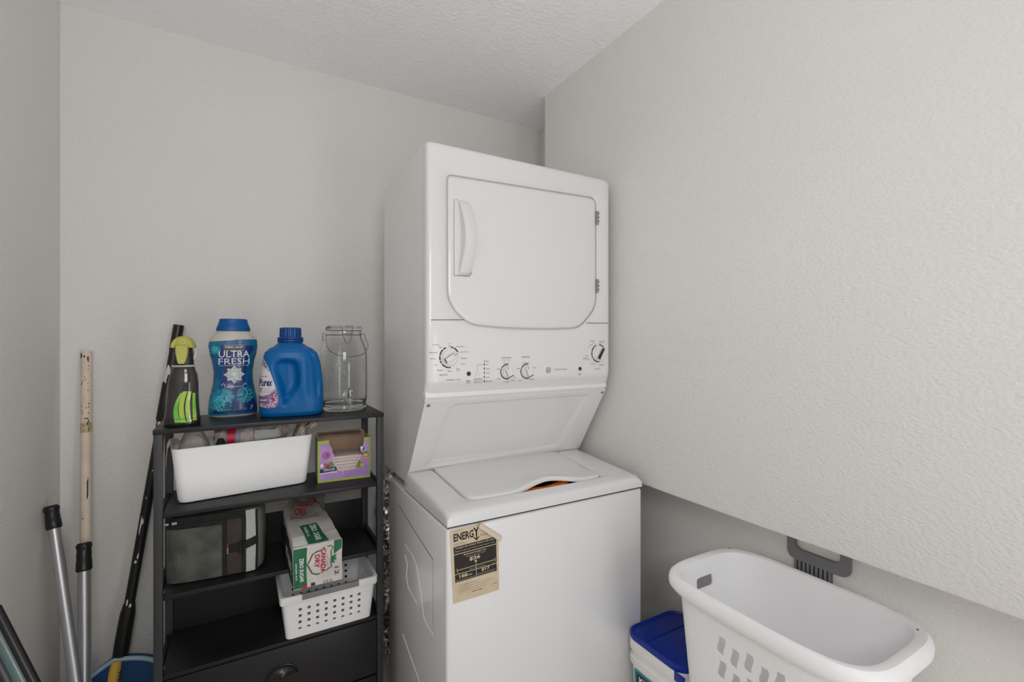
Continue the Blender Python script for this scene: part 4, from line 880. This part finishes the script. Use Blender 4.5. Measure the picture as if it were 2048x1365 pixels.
# black stick of the broom
ba, bb2 = (-.189, 2.022, 1.397), (-.341, 1.955, .30)
o = thing('broom', 'push broom with paint-spattered black handle and navy blue head behind the shelving unit', 'broom', (-.345, 1.95, 0))
mk('handle', tube(pole_pts(ba, bb2, 8), .0145, 20), 'blackp', o)
db = (Vector(bb2) - Vector(ba)).normalized(); bp = lambda t_: tuple(Vector(ba) + db * t_)
mk('handle_sleeve', tube([bp(.0), bp(.09)], .0160, 20), 'blackp', o); mk('handle_sleeve', tube([bp(.20), bp(.205), bp(.33), bp(.335)], [.0155, .018, .018, .0155], 20), 'blackp', o)
stick_decal('paint_flakes', o, ba, bb2, .0165, [(.145, 250, .024, 30), (.16, 235, .03, 22), (.185, 245, .012, 14), (.31, 260, .010, 24), (.325, 240, .005, 30), (.335, 275, .004, 8), (.61, 250, .03, 9), (.60, 262, .012, 12), (.70, 275, .012, 8), (.715, 262, .005, 14), (.83, 250, .014, 10), (.84, 285, .008, 12), (.862, 262, .012, 16), (.88, 240, .007, 9), (.90, 230, .006, 9), (.45, 270, .003, 6), (.53, 255, .004, 6)], 'paintflake', label='white paint flakes on the black handle')
mk('socket', tube([bp(.93), bp(.96), bp(1.05), bp(1.12)], [.0165, .021, .022, .020], 20), 'blackp', o)
mk('yellow_grip', tube([(-.343, 1.935, .315), (-.347, 1.928, .29), (-.358, 1.915, .20)], [.013, .0155, .0145], 16), 'yellow', o, label='yellow collar in front of the socket')
mk('grip_ribs', join(*[tube([(-.331 - .0013 * k, 1.925 - .0012 * k, .285 - .010 * k), (-.337 - .0013 * k, 1.917 - .0012 * k, .285 - .010 * k)], .0018, 6) for k in range(7)]), 'dark', o)
# arched blue head with pale rim
hp = []; 
for i in range(25):
    u = -1 + 2 * i / 24; x = -.347 + .13 * u; zt_ = .315 - .088 * abs(u) ** 1.25 if u < 0 else .315 - .032 * abs(u) ** 1.1 - .04 * u ** 4
    hp.append([(x, 1.935, zt_), (x, 1.975, zt_), (x, 1.985, zt_ - .13), (x, 1.925, zt_ - .13)])
mk('broom_head', loft(hp), 'bluebroom', o)
mk('head_rim', tube([(p[0][0], 1.94, p[0][2] + .004) for p in hp], .007, 8), 'paleblue', o)
mk('bristles', join(*[tube([(-.347 + .115 * (-1 + 2 * i / 21) * 1, 1.94 + .012 * j, .17), (-.347 + .13 * (-1 + 2 * i / 21), 1.935 + .015 * j, 0.002)], .005, 5) for i in range(22) for j in range(3)]), 'bluebroom', o, kind='stuff')
# two telescopic poles
def tele(name, label, top, bot, r, grip, flat=False):
    o = thing(name, label, 'pole', bot, group=None)
    d = (Vector(bot) - Vector(top)).normalized(); L_ = (Vector(bot) - Vector(top)).length; q = lambda t_: tuple(Vector(top) + d * t_)
    mk('shaft', tube([q(.02), q(L_)], r, 24), 'alu', o)
    g = mk('grip', tube([q(0), q(.006), q(.012), q(.018), q(.024), q(.030), q(grip * .6), q(grip * .62), q(grip - .004), q(grip)], [r * 1.05, r * 1.3, r * 1.3, r * 1.15, r * 1.15, r * 1.2, r * 1.2, r * 1.25, r * 1.3, r * 1.12], 24), 'blackp', o, label='black plastic grip')
    mk('hang_hole', tube([tuple(Vector(q(.012)) + Vector((.003, -r * 1.34, 0))), tuple(Vector(q(.012)) + Vector((.003, -r * 1.25, 0)))], .004, 10), 'dark', g)
    c_ = q(L_ * .60)
    mk('lock_collar', tube([q(L_ * .57), q(L_ * .575), q(L_ * .66), q(L_ * .665)], [r * 1.02, r * 1.22, r * 1.22, r * 1.02], 20), 'blackp', o)
    return o
tele('telescopic_pole', 'grey metal telescopic pole with black grip leaning against the left wall', (-.487, 1.890, .852), (-.327, 1.63, 0), .0142, .068)
tele('telescopic_pole', 'grey metal telescopic pole with black grip standing before the cream wooden pole', (-.416, 1.905, .722), (-.371, 1.694, 0), .0150, .082)
# dark pole in the near left corner
o = thing('vacuum_wand', 'dark glossy wand leaning on the left wall in the near corner', 'wand', (-.065, 1.09, 0))
pa, pb = Vector((-.458, 1.411, .757)), Vector((-.065, 1.09, .0))
mk('wand_tube', tube([tuple(pa.lerp(pb, t_)) for t_ in (0, .5, 1)], .014, 24), 'teal_black', o)
for off, r_ in ((Vector((.008, 0, .018)), .009), (Vector((-.010, 0, -.030)), .024)):
    mk('edge_rail', tube([tuple(pa.lerp(pb, t_) + off) for t_ in (0, .93)], r_, 16), 'blackp', o)

# ------------------------------------------------------------------ dryer hose behind the tower
o = thing('dryer_hose', 'crumpled silver foil dryer hose hanging behind the washer and dryer', 'hose', (.535, 1.90, 0))
path = [(.56, 1.84, .86), (.545, 1.88, .76), (.53, 1.905, .66), (.535, 1.905, .56), (.55, 1.90, .46), (.555, 1.90, .36), (.545, 1.90, .27), (.54, 1.90, .18), (.545, 1.90, .10), (.58, 1.915, .065), (.66, 1.92, .065)]
fine = []
for i in range(len(path) - 1):
    a, b = Vector(path[i]), Vector(path[i + 1])
    for k in range(10): fine.append(tuple(a.lerp(b, k / 10)))
rad = [.058 + .006 * (1 if i % 3 == 0 else (-.6 if i % 3 == 1 else 0)) for i in range(len(fine))]
v, f = tube(fine, rad, 40)
v = [tuple(Vector(p) + noise.noise_vector(Vector(p) * 24) * .012 + noise.noise_vector(Vector(p) * 60) * .004) for p in v]
mk('foil_duct', (v, f), 'foil', o, ang=25)

# ------------------------------------------------------------------ right side: hamper, pail, grey handle
o = thing('laundry_hamper', 'tall empty white plastic laundry hamper in the right foreground', 'hamper', (1.160, .668, 0))
E_ = 4.2
def hg(z, hx, hy, e=E_): return sup(0, 0, z, hx, hy, e, 96)
zr = .712
side = lambda z: (.122 + (.156 - .122) * z / .68, .168 + (.236 - .168) * z / .68)
prof = [hg(0, .116, .162), hg(.006, *side(.006))] + [hg(z, *side(z)) for z in (.1, .2, .3, .4, .5, .6, .655)]
prof += [hg(.668, .158, .239), hg(.672, .170, .2565), hg(.680, .1755, .2635), hg(.692, .1765, .2645), hg(.704, .174, .262), hg(zr, .168, .254), hg(zr + .001, .161, .244), hg(zr - .003, .155, .234), hg(.695, .1525, .2315), hg(.66, .151, .229)]
prof += [hg(z, side(z)[0] - .004, side(z)[1] - .004) for z in (.6, .5, .4, .3, .2, .1, .02)] + [hg(.006, .112, .158)]
ham = mk('hamper_shell', loft(prof), 'hamper', o, False, ang=40)
cs = []
for row in range(9):
    for i, y in enumerate((.0655, .030, -.006, -.0415, -.077)):
        z = .602 - (.011 if i % 2 else 0) - row * .060
        if z < .07: continue
        pts = []
        for k in range(9):
            u = -1 + k / 4; pts.append((-.0095 + .0035 * math.sin(u * 2.4) , u * .0225))
        pts = [(a, b) for a, b in pts]; pr = [(a + .0205 - .001, b) for a, b in reversed(pts)]
        poly = round_poly(pts + pr, .004, 2)
        cs.append(([(xx, -a + y, b + z) for xx in (-.20, -.09) for a, b in poly], [tuple(range(len(poly))), tuple(range(2 * len(poly) - 1, len(poly) - 1, -1))] + [(i_, (i_ + 1) % len(poly), len(poly) + (i_ + 1) % len(poly), len(poly) + i_) for i_ in range(len(poly))]))
for sy in (-1, 1):
    pl = round_poly([(-.036, .630), (.036, .630), (.034, .662), (-.034, .662)], .010, 4)
    ya, yb = (.19, .27) if sy > 0 else (-.27, -.19)
    cs.append(prism_y(pl, ya, yb))
cut(ham, cs)
for y in (.236, -.225): mk('rivet', lathe([(.0, .0), (.004, .0), (.004, .002), (.0, .003)], .125 if y > 0 else .118, y, 12), 'darkgrey', o, False).location.z = zr - .002

o = thing('detergent_pail', 'white pail with bright blue lid on the floor between washer and hamper', 'pail', (1.176, 1.003, 0))
def pr_(z, hx, hy, r=.045): return rrect(0, 0, z, hx, hy * .94, r, 6)
mk('pail_body', loft([pr_(0, .098, .103), pr_(.004, .102, .107), pr_(.33, .112, .117), pr_(.334, .118, .123), pr_(.352, .118, .123), pr_(.355, .112, .117), pr_(.372, .112, .117), pr_(.376, .118, .1235), pr_(.405, .1185, .124), pr_(.409, .1165, .122)]), 'pail', o, False)
ld = mk('lid', loft([pr_(.409, .1175, .123), pr_(.4145, .1185, .124), pr_(.424, .117, .1225), pr_(.426, .113, .1185), pr_(.4205, .109, .1145), pr_(.4215, .105, .110)]), 'lidblue', o, False)
mk('lid_ridge', tube([(-.104, .036, .4218), (.104, .036, .4218)], .0022, 8), 'lidblue', ld, False)
decal('lid_tag', ld, [(poly2d([(.02, -.055), (.07, -.055), (.07, -.09), (.02, -.09)]), 'label_white', 0), (text2d('LOT', .028, -.08, .05, -.066), 'ink', 1)], lambda a, b, l: (a, b, .4217 + l), False)
mk('lid_tab', box(-.119, -.1165, -.122, -.085, .385, .412, .001), 'lidblue', ld, False)
PS = lambda a, b, l: (-.1125 - (b - .33) * .03 - .0006 - l, a, b)
decal('pail_label', o, [(rect2d(-.075, .12, .100, .322), 'tealprint', 0), (rect2d(-.066, .13, .092, .314), 'ink', 1), (text2d('KIRKLAND', -.055, .286, .08, .306, bold=.03), 'whitep', 2), (text2d('ULTRA CLEAN', -.05, .24, .075, .272, bold=.03), 'whitep', 2)], lambda a, b, l: PS(-a, b, l), False)

o = thing('grey_dustpan', 'dark grey plastic dustpan with ribbed neck and loop handle behind the hamper', 'dustpan', (1.3465, .695, 0))
xa, xb = 1.3415, 1.3515
hx = [(xa + .004, y, z) for y, z in round_poly([(.612, .760), (.612, .738), (.762, .738), (.762, .760), (.762, .838), (.612, .838)], [.02, .02, .02, .02, .03, .03], 5)]
loop_o = round_poly([(.604, .732), (.764, .732), (.764, .842), (.604, .842)], .026, 6); loop_i = round_poly([(.628, .762), (.742, .762), (.742, .818), (.628, .818)], .018, 6)
n_ = len(loop_o); lv = [(x, a, b) for x in (xa, xb) for P_ in (loop_o, loop_i) for a, b in P_]; lfc = []
for i in range(n_):
    k = (i + 1) % n_; lfc += [(i, k, n_ + k, n_ + i), (2 * n_ + i, 2 * n_ + k, 3 * n_ + k, 3 * n_ + i), (i, k, 2 * n_ + k, 2 * n_ + i), (n_ + i, n_ + k, 3 * n_ + k, 3 * n_ + i)]
mk('loop_handle', (lv, lfc), 'darkgrey', o)
mk('neck', box(xa + .005, xb, .650, .746, .02, .734, .001), 'dark', o)
for k in range(9): mk('rib', box(xa, xa + .0055, .650 + k * .0110, .6568 + k * .0110, .30, .733, .0008), 'darkgrey', o)
mk('pan', box(xa - .0005, xb, .60, .79, .0, .25, .003), 'darkgrey', o)
